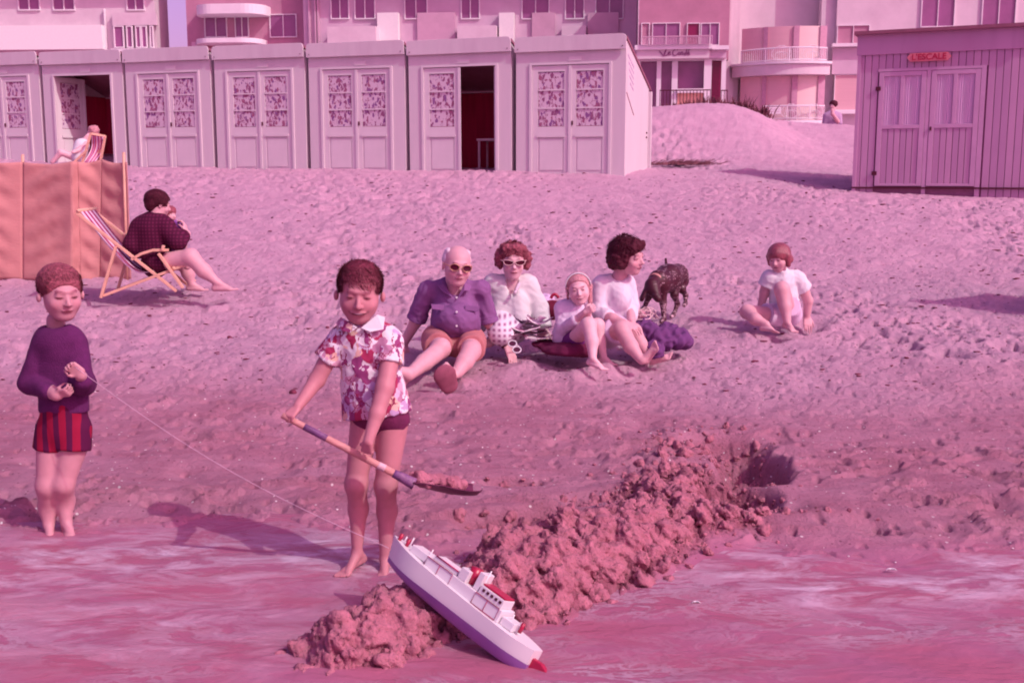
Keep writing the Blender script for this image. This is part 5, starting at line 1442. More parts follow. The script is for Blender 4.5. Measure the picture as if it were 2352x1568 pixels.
S = SDF(.015); S.cap(q.J(1302, 790, .05), q.J(1326, 775, -.08), 26 * m, 22 * m, .02); S.cap(q.J(1318, 792, .08), q.J(1335, 778, -.0), 23 * m, 20 * m, .02)
q.part('purple_shorts', S, .0065, M('deep violet cotton', (.16, .025, .17), .8, .12, 10), [(.004, 26, 41, 'f')])

# ------------------------------------------------------------------ 6. dark-haired woman turned away towards the dog
x = Fig(1405, 775, 7.1, 'person', 'dark haired woman in a white top looking back towards the dog')
m = x.m
x.limb([(1395, 768, .05, 28), (1402, 710, .07, 26), (1410, 668, .07, 22)], .03)
x.limb([(1432, 610, .04, 15), (1418, 645, .06, 18)], .02)
x.limb([(1380, 655, .04, 17), (1376, 718, -.02, 14), (1408, 732, -.18, 11), (1436, 742, -.25, 8.5)], .02)
x.limb([(1440, 650, .08, 17), (1448, 700, .06, 14), (1450, 735, -.1, 9)], .02)
hand(x.S, x.J(1436, 742, -.25), (.8, -.2, -.35), (.1, .3, -.9), 52 * m, side=1, curl=.35, spread=.6)
x.limb([(1395, 772, .0, 24), (1428, 757, -.30, 18.5), (1449, 795, -.38, 16), (1474, 828, -.44, 9)], .015)
x.limb([(1415, 772, .1, 23), (1456, 760, -.12, 17.5), (1472, 790, -.18, 14.5), (1490, 815, -.2, 9)], .015)
foot(x.S, x.J(1477, 826, -.44), (.3, -.6, .75), (-.2, -.8, .5), 60 * m); foot(x.S, x.J(1497, 822, -.24), (.75, -.5, .4), (-.4, -.7, .7), 56 * m)
R = hframe(52, 6, 8); C = x.J(1443, 590, .0); H = 84 * m
L = head(x, C, H, R, eyes='squint')
x.body(.0065, SK)
curls(x, C, H, R, [((0, -.12, .22), (.42, .46, .33)), ((-.34, -.10, .0), (.16, .3, .3)), ((.3, -.1, .05), (.16, .22, .25)), ((0, -.38, -.02), (.36, .22, .38)), ((.0, .26, .36), (.3, .14, .12))], .0065, HAIRD, n=130, rb=.06)
tufts(x, C, H, R, 1500, HAIRD, lambda q: q[2] > -.15 and not (q[1] > .12 and q[2] < .25), ln=.10, rw=.010, grow=.09, lay=.5)
S = SDF(.02)
S.cap(x.J(1411, 672, .06), x.J(1402, 738, .04), 38 * m, 37 * m, .03, flat=((0, 1, 0), .85), cutb=True); S.cap(x.J(1386, 650, .05), x.J(1436, 646, .07), 20 * m, 18 * m, .04)
S.ell(x.J(1426, 688, -.02), (22 * m, 20 * m, 26 * m), None, .05)
S.chain([x.J(1380, 656, .04), x.J(1376, 718, -.02)], [21 * m, 18 * m], .02); S.cap(x.J(1376, 718, -.02), x.J(1399, 729, -.13), 18 * m, 16 * m, .015, cutb=True)
S.chain([x.J(1440, 652, .08), x.J(1449, 700, .06), x.J(1450, 728, -.03)], [20 * m, 17 * m, 14 * m], .02)
S.ell(x.J(1424, 632, .02), (18 * m, 20 * m, 12 * m), None, .008, sub=True)
x.part('jumper', S, .0075, M('pale pink white knit', (.66, .58, .66), .95, .04, 8, bump=.25, bs=160), [(.006, 20, 51, 'f'), (.003, 50, 2, 'c')])
S = SDF(.02); S.cap(x.J(1398, 760, .04), x.J(1404, 752, .02), 38 * m, 36 * m, .03); S.cap(x.J(1397, 768, .0), x.J(1420, 757, -.21), 34 * m, 31 * m, .02, cutb=True); S.cap(x.J(1418, 765, .08), x.J(1442, 758, -.02), 31 * m, 29 * m, .02, cutb=True)
x.part('skirt', S, .0075, LIL, [(.005, 22, 51, 'f')])

# ------------------------------------------------------------------ 7. spotted pointer sniffing the sand
dg = Fig(1535, 738, 8.35, 'dog', 'brown speckled pointer with its head lowered, walking behind the women', 'dog')
m = dg.m
dg.limb([(1515, 645, -.12, 24), (1535, 636, .02, 27), (1556, 630, .22, 24)], .05)
dg.limb([(1515, 655, -.14, 22), (1532, 650, 0, 22)], .05)
dg.limb([(1556, 632, .22, 24), (1564, 645, .25, 19)], .03)
dg.limb([(1510, 640, -.16, 17), (1499, 655, -.24, 15)], .04)                                        # neck
dg.limb([(1497, 655, -.25, 16), (1500, 664, -.27, 14.5), (1511, 684, -.33, 8)], .02)                # skull and muzzle
dg.limb([(1506, 680, -.32, 8.5), (1512, 687, -.335, 7.5)], .01)
dg.S.cap(dg.J(1487, 655, -.26), dg.J(1475, 684, -.28), 7 * m, 9 * m, .012, flat=((.8, .3, -.3), .5)); dg.S.cap(dg.J(1509, 655, -.25), dg.J(1514, 674, -.25), 6 * m, 7 * m, .012, flat=((.8, .3, -.3), .5))
dg.limb([(1521, 660, -.16, 13), (1523, 695, -.17, 7.5), (1525, 730, -.18, 5.2)], .02); dg.S.cap(dg.J(1525, 732, -.18), dg.J(1520, 739, -.23), 6.5 * m, 6 * m, .01)
dg.limb([(1506, 655, -.08, 11), (1491, 680, -.05, 7), (1480, 705, -.02, 5)], .02); dg.S.cap(dg.J(1480, 706, -.02), dg.J(1475, 711, -.07), 6 * m, 5 * m, .01)
dg.limb([(1562, 645, .22, 16), (1566, 664, .17, 9), (1575, 678, .25, 5.5), (1574, 695, .22, 4.8)], .02); dg.S.cap(dg.J(1574, 697, .22), dg.J(1571, 701, .16), 6 * m, 5 * m, .01)
dg.limb([(1552, 650, .12, 16), (1549, 676, .04, 9), (1556, 698, .12, 5.5), (1547, 722, .07, 5)], .02); dg.S.cap(dg.J(1547, 723, .07), dg.J(1542, 727, .01), 6 * m, 5 * m, .01)
dg.limb([(1531, 614, .25, 4.5), (1529, 594, .30, 2.8)], .01)
V, Q = dg.S.mesh(.007); V = relax(V, Q, 1)
n_ = folds(V, 210, 4) + folds(V, 330, 5) * .9
C_dk, C_tk = npv((.05, .004, .014)), npv((.62, .42, .48))
headm = sst(0, .12, (dg.J(1512, 640, 0)[0] + .02 - V[:, 0])) 
tick = np.clip((n_ - .75) * 4, 0, 1) * .7 * (1 - headm)
leg = sst(0, .16, (dg.J(1530, 668, 0)[2] - V[:, 2])) * (1 - headm * (V[:, 2] > dg.J(1500, 690, 0)[2]))
tick = np.clip(tick + leg * np.clip(.15 + n_ * .9, 0, .9), 0, 1)
col = C_dk * (1 - tick[:, None]) + C_tk * tick[:, None]
dg.root = link('dog', npmesh('dog', V - dg.base, Q, Mattr('dog coat', .5, .4, .15, 30, .2, 200), True, col)); dg.root.location = dg.base; tag(dg.root, dg.label, 'dog')
S = SDF(.004); S.cap(dg.J(1508, 642, -.175), dg.J(1505, 645, -.19), 17.5 * m, 17.5 * m, .003, cuta=True, cutb=True)
dg.part('collar', S, .0045, M('tan leather', (.5, .24, .22), .6))
MB().tube([dg.J(1513, 689, -.342) - dg.base, dg.J(1514, 691, -.35) - dg.base], .012, 8).build('nose', IRON, dg.root, True)

# ------------------------------------------------------------------ 8. girl with bobbed hair on the right
y = Fig(1795, 742, 8.15, 'person', 'girl with bobbed brown hair and white shirt sitting alone on the right')
m = y.m
y.limb([(1800, 722, .06, 20), (1800, 680, .05, 20), (1798, 648, .04, 18)], .03)
y.limb([(1792, 608, .0, 11), (1795, 630, .02, 14)], .02)
y.limb([(1765, 636, .03, 15), (1756, 672, .06, 11), (1746, 708, .08, 8), ], .015)
y.limb([(1834, 638, .03, 15), (1856, 690, .08, 11), (1853, 728, .10, 8)], .015)
hand(y.S, y.J(1746, 708, .08), (-.2, -.3, -.9), (0, -.3, -.5), 46 * m, curl=.2); hand(y.S, y.J(1853, 728, .10), (.0, -.5, -.7), (0, -.3, -.5), 46 * m, curl=.2)
y.limb([(1812, 722, .0, 20), (1796, 664, -.18, 17), (1804, 705, -.22, 13.5), (1808, 738, -.26, 8.5)], .02)
y.limb([(1786, 726, .0, 20), (1716, 716, -.10, 16), (1735, 733, -.24, 13), (1760, 745, -.30, 8.5)], .02)
foot(y.S, y.J(1808, 738, -.26), (.35, -.85, -.15), (0, 0, 1), 46 * m); foot(y.S, y.J(1760, 744, -.30), (.6, -.6, .0), (.4, .2, .8), 46 * m)
R = hframe(-34, 14, 4); C = y.J(1789, 593, 0); H = 62 * m
L = head(y, C, H, R, child=True, eyes='squint')
y.body(.0065, SK)
S = SDF(.008)
S.ell(L(0, -.08, .16), (.42 * H, .49 * H, .40 * H), R); S.ell(L(.04, -.2, -.12), (.42 * H, .36 * H, .26 * H), R, .02); S.cap(L(.38, .05, .1), L(.37, .10, -.24), .10 * H, .09 * H, .02); S.cap(L(-.37, .05, .1), L(-.36, .05, -.2), .09 * H, .08 * H, .02)
S.ell(L(0, .56, -.20), (.34 * H, .34 * H, .36 * H), R, .006, sub=True)
y.part('hair', S, .006, M('chestnut bob', (.24, .05, .075), .35, .3, 25, bump=.5, bs=60, stretch=(4, 4, .6), spec=.6), [(.002, 60, 5, 'f')], it=1)
S = SDF(.015)
S.cap(y.J(1798, 650, .03), y.J(1801, 694, .05), 31 * m, 34 * m, .03, flat=((0, 1, 0), .8), cutb=True); S.cap(y.J(1772, 636, .03), y.J(1828, 638, .03), 16 * m, 16 * m, .03)
S.cap(y.J(1768, 638, .03), y.J(1760, 657, .045), 18 * m, 19 * m, .02, cutb=True); S.cap(y.J(1832, 640, .03), y.J(1846, 664, .05), 18 * m, 20 * m, .02, cutb=True)
S.cap(y.J(1794, 617, .0), y.J(1795, 626, .01), 14 * m, 16 * m, .01, cuta=True)
y.part('shirt', S, .007, WH, [(.006, 22, 61, 'f'), (.003, 50, 2, 'c')])
S = SDF(.015); S.cap(y.J(1788, 716, .05), y.J(1814, 716, .05), 30 * m, 28 * m, .03); S.cap(y.J(1812, 722, .02), y.J(1812, 702, -.09), 29 * m, 27 * m, .02, cutb=True); S.cap(y.J(1784, 724, .02), y.J(1758, 722, -.04), 27 * m, 26 * m, .02, cutb=True)
y.part('shorts', S, .007, LIL, [(.004, 26, 61, 'f')])

# ------------------------------------------------------------------ 9. man in the deckchair, with 10. the child he holds
z = Fig(350, 640, 9.15, 'person', 'dark haired man in a dark plaid shirt seated in the wooden deckchair')
m = z.m
z.limb([(356, 596, .0, 26), (352, 550, .0, 27), (352, 518, -.02, 24)], .03)
z.limb([(362, 480, -.02, 14), (358, 505, -.02, 17)], .02)
z.limb([(330, 520, -.02, 18), (305, 560, -.05, 14), (340, 590, .1, 10)], .02)
z.limb([(382, 525, -.06, 18), (408, 555, -.10, 15), (428, 538, .02, 10)], .02)
hand(z.S, z.J(428, 538, .02), (-.2, .3, .9), (-.8, 0, 0), 50 * m, curl=.6); hand(z.S, z.J(340, 590, .1), (.9, 0, .1), (0, 0, 1), 50 * m, curl=.6)
z.limb([(365, 605, -.08, 23), (438, 590, -.16, 18), (468, 622, -.18, 15.5), (498, 648, -.18, 8.5)], .03)
z.limb([(370, 605, .16, 23), (425, 600, .2, 18), (432, 628, .2, 14), (440, 652, .2, 8.5)], .03)
foot(z.S, z.J(500, 648, -.18), (.97, -.15, .05), (0, 0, 1), 56 * m); foot(z.S, z.J(440, 650, .2), (.97, -.1, 0), (0, 0, 1), 50 * m)
R = hframe(125, 14, 0); C = z.J(364, 470, .0); H = 60 * m
L = head(z, C, H, R, eyes='squint')
z.body(.0085, SK)
S = SDF(.008); S.ell(L(0, -.10, .17), (.40 * H, .47 * H, .40 * H), R); S.ell(L(0, -.3, .0), (.34 * H, .22 * H, .32 * H), R, .02); S.ell(L(0, .56, -.10), (.55 * H, .46 * H, .42 * H), R, .006, sub=True)
z.part('hair', S, .007, HAIRD, [(.004, 90, 5, 'f')])
tufts(z, C, H, R, 1500, HAIRD, lambda q: q[2] > .0 and not (q[1] > .2 and q[2] < .25), ln=.09, rw=.010, grow=.05, lay=.7, swirl=(.2, .9, -.4))
S = SDF(.02)
S.cap(z.J(354, 525, -.02), z.J(352, 590, .0), 41 * m, 41 * m, .03, flat=((0, 1, 0), .85), cutb=True); S.cap(z.J(330, 516, -.02), z.J(378, 520, -.04), 22 * m, 22 * m, .04)
S.cap(z.J(322, 525, -.02), z.J(304, 562, -.05), 23 * m, 21 * m, .03); S.cap(z.J(304, 562, -.05), z.J(322, 578, .02), 19 * m, 16 * m, .02); S.cap(z.J(384, 527, -.06), z.J(408, 556, -.10), 23 * m, 20 * m, .03); S.cap(z.J(408, 556, -.10), z.J(420, 544, -.03), 20 * m, 17 * m, .02)
PLAID = Mcheck('dark plum plaid', (.055, .003, .025), (.12, .012, .055), 11)
z.part('plaid_shirt', S, .009, PLAID, [(.008, 18, 71, 'f')])
S = SDF(.02); S.cap(z.J(358, 602, .0), z.J(356, 608, .1), 33 * m, 31 * m, .03); S.cap(z.J(362, 603, -.08), z.J(386, 600, -.11), 27 * m, 25 * m, .02, cutb=True); S.cap(z.J(366, 603, .16), z.J(392, 602, .18), 27 * m, 25 * m, .02, cutb=True)
z.part('shorts', S, .009, PLAID)
kid = Fig(400, 575, 9.25, 'person', 'small curly haired child held on the lap of the man in the deckchair')
m = kid.m
kid.limb([(398, 570, .0, 20), (396, 525, .0, 18)], .03); kid.limb([(390, 505, 0, 8), (393, 518, 0, 10)], .02)
kid.limb([(408, 526, 0, 10), (418, 552, -.05, 8), (424, 566, -.1, 6)], .02); kid.limb([(398, 575, 0, 14), (425, 590, -.05, 11), (430, 612, -.05, 8)], .02)
R = hframe(60, 0, 0); C = kid.J(388, 494, 0); H = 40 * m
L = head(kid, C, H, R, child=True); kid.body(.0085, SK)
curls(kid, C, H, R, [((0, -.08, .2), (.45, .48, .36)), ((0, -.35, -.05), (.36, .2, .3)), ((-.3, -.1, 0), (.2, .3, .25))], .008, HAIRM, n=60, rb=.09)
S = SDF(.02); S.cap(kid.J(399, 572, 0), kid.J(398, 526, 0), 24 * m, 22 * m); S.cap(kid.J(408, 526, 0), kid.J(416, 545, -.04), 13 * m, 11 * m)
kid.part('blue_top', S, .008, M('violet blue cotton', (.22, .07, .30), .9, .1))

# ------------------------------------------------------------------ 11. woman lying back in the striped deckchair by the huts
YC = 19.6
a_ = Fig(200, 360, YC, 'person', 'fair haired woman seated in the striped deckchair by the open hut')
m = a_.m
a_.limb([(178, 360, -.1, 13), (185, 335, -.05, 15)], .03); a_.limb([(202, 312, 0, 5), (196, 322, 0, 7)], .03)
a_.limb([(196, 330, -.1, 6), (180, 345, -.2, 5), (168, 350, -.3, 4)], .03); a_.limb([(172, 362, -.1, 9), (140, 350, -.2, 7), (120, 372, -.2, 5)], .03)
R = hframe(-100, -10, 0); C = a_.J(212, 302, .05); H = 25 * m
L = head(a_, C, H, R); a_.body(.016, SKP)
curls(a_, C, H, R, [((0, -.1, .2), (.45, .5, .36)), ((0, -.35, 0), (.36, .2, .35))], .016, HAIRL, n=40, rb=.1)
S = SDF(.03); S.cap(a_.J(180, 360, -.1), a_.J(188, 335, -.05), 16 * m, 17 * m); a_.part('white_top', S, .018, WH)

# ------------------------------------------------------------------ 12. person on the dune and 13. the child's head beyond the crest
u_ = Fig(1914, 330, 29.0, 'person', 'dark haired person in a grey top on the dune, one hand raised to the face')
m = u_.m
u_.limb([(1912, 290, 0, 10), (1912, 270, 0, 10)], .04); u_.limb([(1914, 252, 0, 5), (1913, 262, 0, 7)], .04)
u_.limb([(1926, 265, 0, 6), (1927, 283, -.1, 5), (1912, 262, -.3, 4), (1911, 252, -.3, 3.5)], .03); u_.limb([(1898, 266, 0, 6), (1893, 284, 0, 5), (1892, 300, 0, 4)], .03)
u_.limb([(1908, 296, 0, 9), (1907, 330, 0, 7), (1906, 372, 0, 5)], .04); u_.limb([(1918, 296, 0, 9), (1919, 330, 0, 7), (1920, 372, 0, 5)], .04)
R = hframe(-40, 5, 0); C = u_.J(1913, 243, 0); H = 20 * m
L = head(u_, C, H, R, ears=False); u_.body(.016, SK)
S = SDF(.03); S.ell(L(.03, -.12, .2), (.48 * H, .52 * H, .42 * H), R); S.ell(L(0, .6, -.2), (.5 * H, .46 * H, .42 * H), R, .006, sub=True); u_.part('hair', S, .016, HAIRD)
S = SDF(.04); S.cap(u_.J(1911, 270, 0), u_.J(1913, 292, 0), 17 * m, 17 * m, flat=((0, 1, 0), .7), cutb=True); S.cap(u_.J(1926, 266, 0), u_.J(1928, 283, -.1), 8 * m, 7 * m); S.cap(u_.J(1898, 267, 0), u_.J(1893, 290, 0), 8 * m, 6 * m)
u_.part('grey_top', S, .018, M('grey lilac cotton', (.42, .27, .42), .9, .1))
S = SDF(.03); S.cap(u_.J(1913, 292, 0), u_.J(1913, 303, 0), 15 * m, 16 * m, flat=((0, 1, 0), .7)); u_.part('dark_trousers', S, .018, PURP)
t_ = Fig(1878, 330, 29.5, 'person', 'small child whose head just shows over the dune crest', 'person')
m = t_.m
t_.limb([(1878, 325, 0, 9), (1878, 304, 0, 9)], .04); t_.limb([(1872, 308, 0, 4), (1870, 326, 0, 3)], .03); t_.limb([(1884, 308, 0, 4), (1886, 326, 0, 3)], .03)
R = hframe(-20, 0, 0); C = t_.J(1878, 293, 0); H = 17 * m
L = head(t_, C, H, R, child=True, ears=False); t_.body(.016, SK)
S = SDF(.03); S.ell(L(0, -.12, .2), (.46 * H, .5 * H, .4 * H), R); S.ell(L(0, .6, -.2), (.5 * H, .46 * H, .42 * H), R, .006, sub=True); t_.part('hair', S, .016, HAIRM)

# ================================================================== BEACH THINGS
DWOOD = M('honey beech wood', (.66, .38, .28), .5, .12, 6, stretch=(2, 2, 2), bump=.05)
CANV = Mstripe('striped deck canvas', (.66, .50, .62), (.30, .03, .10), 9, 'Y', duty=.42, cc=(.45, .25, .45))
def deckchair(name, label, Y0, half, bars, canvas, mat, w=.035):
    """bars: (name, (u,v) ... near-side outline); the same bar is built on the far side"""
    base = P(*bars[0][1][0], Y0); t = empty(name, base); tag(t, label, 'deckchair')
    for nm, pts, both in bars:
        q = [P(u, v, Y0) for u, v in pts]
        for sgn in ((-1, 1) if both else (-1,)):
            mb = MB()
            for i in range(len(q) - 1):
                a, b2 = q[i].copy(), q[i + 1].copy(); off = Vector((0, sgn * (half + (.02 if nm in ('rear_leg', 'front_leg', 'arm_post') else 0)), 0))
                mb.bar(a + off - base, b2 + off - base, .022, w, up=(0, 1, 0))
            mb.build(nm, mat, t, bevel=.003)
    pts = [P(u, v, Y0) - base for u, v in canvas]; sm = []
    for i in range(len(pts) - 1):
        p0, p1, p2, p3 = pts[max(i - 1, 0)], pts[i], pts[i + 1], pts[min(i + 2, len(pts) - 1)]
        for qq in range(6):
            s = qq / 6; sm.append(.5 * ((2 * p1) + (p2 - p0) * s + (2 * p0 - 5 * p1 + 4 * p2 - p3) * s * s + (3 * p1 - p0 - 3 * p2 + p3) * s ** 3))
    sm.append(pts[-1]); V = []; Q = []
    for p in sm:
        for s in (-1, 1): V.append((p.x, s * (half - .03), p.z))
    for i in range(len(sm) - 1): Q.append((2 * i, 2 * i + 1, 2 * i + 3, 2 * i + 2))
    cv = MB().add(V, Q).build('canvas_seat', CANV, t, True); sm_ = cv.modifiers.new('s', 'SOLIDIFY'); sm_.thickness = .006
    for p in (sm[0], sm[-1]): MB().tube([(p.x, -half - .02, p.z), (p.x, half + .02, p.z)], .016, 8).build('cross_rod', mat, t, True)
    return t
dc = deckchair('deckchair', 'wooden armed deckchair with striped canvas in front of the orange windbreak', 9.15, .25,
    [('back_rail', [(195, 486), (414, 664)], True), ('seat_rail', [(254, 672), (429, 606)], True), ('rear_leg', [(282, 562), (250, 676)], True),
     ('front_leg', [(375, 578), (429, 656)], True), ('armrest', [(315, 592), (336, 579), (362, 571), (396, 571)], True), ('arm_post', [(384, 572), (386, 560)], False)],
    [(200, 482), (262, 562), (320, 620), (365, 618), (408, 612)], DWOOD)
dc.rotation_euler = (0, 0, rad(6))
# striped chair by the huts, its back to us
base = P(214, 372, 19.4); t = empty('deckchair', base); tag(t, 'deckchair with striped canvas back standing before the open hut', 'deckchair')
def q_(u, v, y): return P(u, v, y) - base
V = []; Q = []
for i in range(9):
    s = i / 8; l = q_(209 - 19 * s, 308 + 66 * s, 19.3 - .5 * s * 0 + .0) + Vector((0, .18 * math.sin(s * 3.1), 0)); r_ = q_(240 - 21 * s, 314 + 60 * s, 19.5) + Vector((0, .18 * math.sin(s * 3.1), 0))
    for j in range(13):
        f = j / 12; p = l.lerp(r_, f); V.append(p)
for i in range(8):
    for j in range(12): a = i * 13 + j; Q.append((a, a + 1, a + 14, a + 13))
me_ = MB().add(V, Q).mesh('canvas_back', None, True)
S1, S2, S3 = M('pale canvas stripe', (.72, .55, .64), .9), M('red canvas stripe', (.42, .04, .12), .9), M('mauve canvas stripe', (.42, .22, .42), .9)
for mm in (S1, S2, S3): me_.materials.append(mm)
for i, pl in enumerate(me_.polygons): pl.material_index = (0, 1, 2, 1, 0, 2, 1, 0, 1, 2, 0, 1)[i % 12]
cv = link('canvas_back', me_, t); sm_ = cv.modifiers.new('s', 'SOLIDIFY'); sm_.thickness = .01
for (pa, pb) in (((209, 306, 19.28), (186, 385, 19.28)), ((242, 312, 19.52), (228, 385, 19.52)), ((209, 307, 19.28), (241, 313, 19.52)), ((200, 345, 19.2), (150, 392, 19.2)), ((232, 345, 19.6), (180, 392, 19.6))):
    MB().bar(q_(*pa), q_(*pb), .035, .035).build('frame_bar', DWOOD, t)

# ------------------------------------------------------------------ orange windbreak
ORG = M('orange canvas', (.50, .235, .225), .85, .08, 2.2, bump=.25, bs=26, stretch=(1, 1, 2.4), dirt=(.44, .18, .18), dscale=2.5)
YW = 10.4
wb = empty('windbreak', P(235, 648, YW)); tag(wb, 'orange canvas windbreak on poles behind the deckchair', 'windbreak')
wbo = npv(wb.location)
cor = [(-120, 366, 636, 10.15), (52, 372, 640, 10.3), (166, 371, 645, 10.22), (178, 371, 648, 10.30), (233, 365, 652, 10.36), (291, 372, 640, 10.25)]
foots = [(-120, 640), (52, 642), (166, 648), (186, 650), (228, 653), (301, 640)]
for i in range(len(cor) - 1):
    (u0, t0, b0, y0), (u1, t1, b1, y1) = cor[i], cor[i + 1]; f0, f1 = foots[i], foots[i + 1]
    n1, n2 = 22, 40; V = []; Q = []
    for r in range(n2 + 1):
        s = r / n2
        for j in range(n1 + 1):
            f = j / n1
            pt_ = npv(P(u0, t0, y0)) * (1 - f) + npv(P(u1, t1, y1)) * f; pb_ = npv(P(f0[0], f0[1], y0)) * (1 - f) + npv(P(f1[0], f1[1], y1)) * f
            p = pt_ * (1 - s) + pb_ * s
            p[2] -= .022 * math.sin(math.pi * f) * (1 - s) ** 3 * (u1 - u0 > 30)
            V.append(p - wbo)
    V = np.array(V); i_ = np.arange((n1 + 1) * (n2 + 1)).reshape(n2 + 1, n1 + 1)
    Q = np.stack([i_[:-1, :-1], i_[1:, :-1], i_[1:, 1:], i_[:-1, 1:]], -1).reshape(-1, 4)
    ff = np.tile(np.arange(n1 + 1) / n1, n2 + 1); wgt = np.sin(np.pi * ff)
    zz = V[:, 2]
    V[:, 1] += wgt * (.02 * np.sin(zz * 31 + 3 * np.sin(V[:, 0] * 7)) * np.clip(1.1 - ff * .8, .2, 1) + .03 * folds(V + wbo, 6, 3 + i) + .008 * folds(V, 34, 8))
    o = link('canvas_panel', npmesh('canvas_panel', V, Q, ORG, True), wb); sm_ = o.modifiers.new('s', 'SOLIDIFY'); sm_.thickness = .006
for (u, vt, vb, yy) in ((284, 350, 420, 10.27), (52, 355, 660, 10.52), (-118, 355, 660, 10.17)):
    MB().tube([npv(P(u, vt, yy)) - wbo, npv(P(u + (9 if u > 200 else 2), vb if u < 200 else 655, yy)) - wbo], .014, 8).build('pole', DWOOD, wb, True)
V = [npv(P(168 + i * 3.5, 650 + (i % 3) * 3, 10.1)) - wbo for i in range(0)]
# unseen windbreak added outside the right edge to cast a shadow on the sand
ox, oy = 4.3, 8.5
wb2 = empty('windbreak', (ox, oy, sz(ox, oy)), 0); tag(wb2, 'unseen canvas windbreak added beyond the right edge as shadow caster', 'windbreak')
V = []; Q = []
pth = [(0.0, 0), (.35, -.12), (.9, .15), (1.5, .0)]
hts = (1.15, 1.35, 1.3, 1.3)
for (a_1, b_1, h) in [(p[0], p[1], hh) for p, hh in zip(pth, hts)]: V += [(a_1, b_1, -.1), (a_1, b_1, h)]
for i in range(3): MB().add([V[2 * i], V[2 * i + 2], V[2 * i + 3], V[2 * i + 1]] + [(p[0], p[1] + .012, p[2]) for p in (V[2 * i], V[2 * i + 2], V[2 * i + 3], V[2 * i + 1])], [(0, 1, 2, 3), (7, 6, 5, 4), (0, 4, 5, 1), (1, 5, 6, 2), (2, 6, 7, 3), (3, 7, 4, 0)]).build('canvas_panel', ORG, wb2)
for p, h in zip(pth, hts): MB().tube([(p[0], p[1] - .02, -.2), (p[0], p[1] - .02, h + .1)], .014, 8).build('pole', DWOOD, wb2, True)

# ------------------------------------------------------------------ toy liner
bo = empty('toy_boat'); tag(bo, 'white toy liner with violet hull and red funnel tipped over the heap of dug sand', 'toy boat')
pa, pb = P(893, 1277, 3.22), P(1232, 1497, 2.86)
ax_ = (pb - pa); BL = ax_.length; ax_.normalize()
view = ((pa + pb) / 2 - CAMP).normalized()
side_ = ax_.cross(view).normalized()                                   # up in the picture, square to the hull
if side_.z < 0: side_ = -side_
upv = (side_ * .965 - view * .26).normalized(); bea = ax_.cross(upv).normalized()                # deck seen a little from above
bo.matrix_world = Matrix.Translation(pa) @ Matrix((ax_, bea, upv)).transposed().to_4x4()
s_near = 1 if (bea.dot(view) < 0) else -1                              # which side faces us
WPL = M('white toy plastic', (.68, .66, .68), .3, .02, 5, spec=.5); VPL = M('violet toy plastic', (.27, .12, .36), .35, .1, 10, spec=.5)
RPL = M('red toy plastic', (.36, .008, .05), .35, .05, spec=.5); TRM = M('crimson toy rail', (.40, .03, .12), .4)
def beam(s): return .052 * (1 - max(0, (.28 - s) / .28) ** 2.2) * (1 - .55 * max(0, (s - .82) / .18) ** 2) + .0015
def hull(name, zf0, zf1, mat, b0, b1, close_bottom):
    n = 30; V = []; Q = []
    rows = 6
    for i in range(n + 1):
        s = i / n; x_ = s * BL
        for r in range(rows + 1):
            f = r / rows; z_ = zf0(s) + (zf1(s) - zf0(s)) * f; w_ = beam(s) * (b0 + (b1 - b0) * f ** .55)
            xs = x_ + (-.018 * (z_ / .07) * (1 - s) ** 3)
            V += [(xs, -w_, z_), (xs, w_, z_)]
    R_ = (rows + 1) * 2
    for i in range(n):
        for r in range(rows):
            a = i * R_ + 2 * r; c_ = a + R_
            Q += [(a, c_, c_ + 2, a + 2), (a + 1, a + 3, c_ + 3, c_ + 1)]
        a = i * R_; Q.append((a, a + 1, a + R_ + 1, a + R_)); a = i * R_ + 2 * rows; Q.append((a, a + R_, a + R_ + 1, a + 1))
    for e in (0, n):
        for r in range(rows): a = e * R_ + 2 * r; Q.append((a, a + 2, a + 3, a + 1) if e == 0 else (a, a + 1, a + 3, a + 2))
    return MB().add(V, Q).build(name, mat, bo, True)
h1 = hull('lower_hull', lambda s: -.038 + .024 * (1 - s) ** 3 + .006 * s ** 4, lambda s: .0, VPL, .60, .97, True)
h2 = hull('upper_hull', lambda s: .0005, lambda s: .048 + .016 * (1 - s) ** 2 - .004 * s, WPL, .94, 1.0, False)
for o_ in (h1, h2):
    e_ = o_.modifiers.new('e', 'EDGE_SPLIT'); e_.split_angle = rad(35)
def bb(name, x0, x1, w, z0, z1, mat, par=bo, bev=.002): return box(name, x0, -w, z0, x1, w, z1, mat, par, bevel=bev)
bb('foredeck_house', .075, .150, .026, .058, .082, WPL); bb('long_deckhouse', .150, .452, .037, .046, .083, WPL); bb('boat_deck', .165, .260, .028, .0835, .096, WPL)
bb('bridge', .268, .300, .034, .0835, .118, WPL); bb('mast_house', .325, .345, .026, .0835, .136, WPL); br_ = bb('cabin', .350, .440, .030, .0835, .108, WPL); bb('afterdeck_house', .455, .500, .026, .046, .070, WPL)
bb('top_beam', .352, .438, .026, .1082, .114, RPL)
for i in range(5): box('porthole', .362 + i * .016, s_near * .0302, .094, .370 + i * .016, s_near * .0325, .102, IRON, br_)
MB().tube([(.300, 0, .0835), (.297, 0, .132)], .016, 20, .019).build('funnel', RPL, bo, True)
for (xx, h_) in ((.03, .085), (.055, .095), (.135, .10), (.345, .150), (.475, .088), (.507, .082)): 
    MB().tube([(xx, .006, .045), (xx, .006, h_)], .0022, 6).build('mast', WPL, bo, True)
for xx in (.012, .045, .515): MB().tube([(xx, s_near * .008, .055), (xx, s_near * .008, .083)], .006, 8).build('bollard', RPL, bo, True)
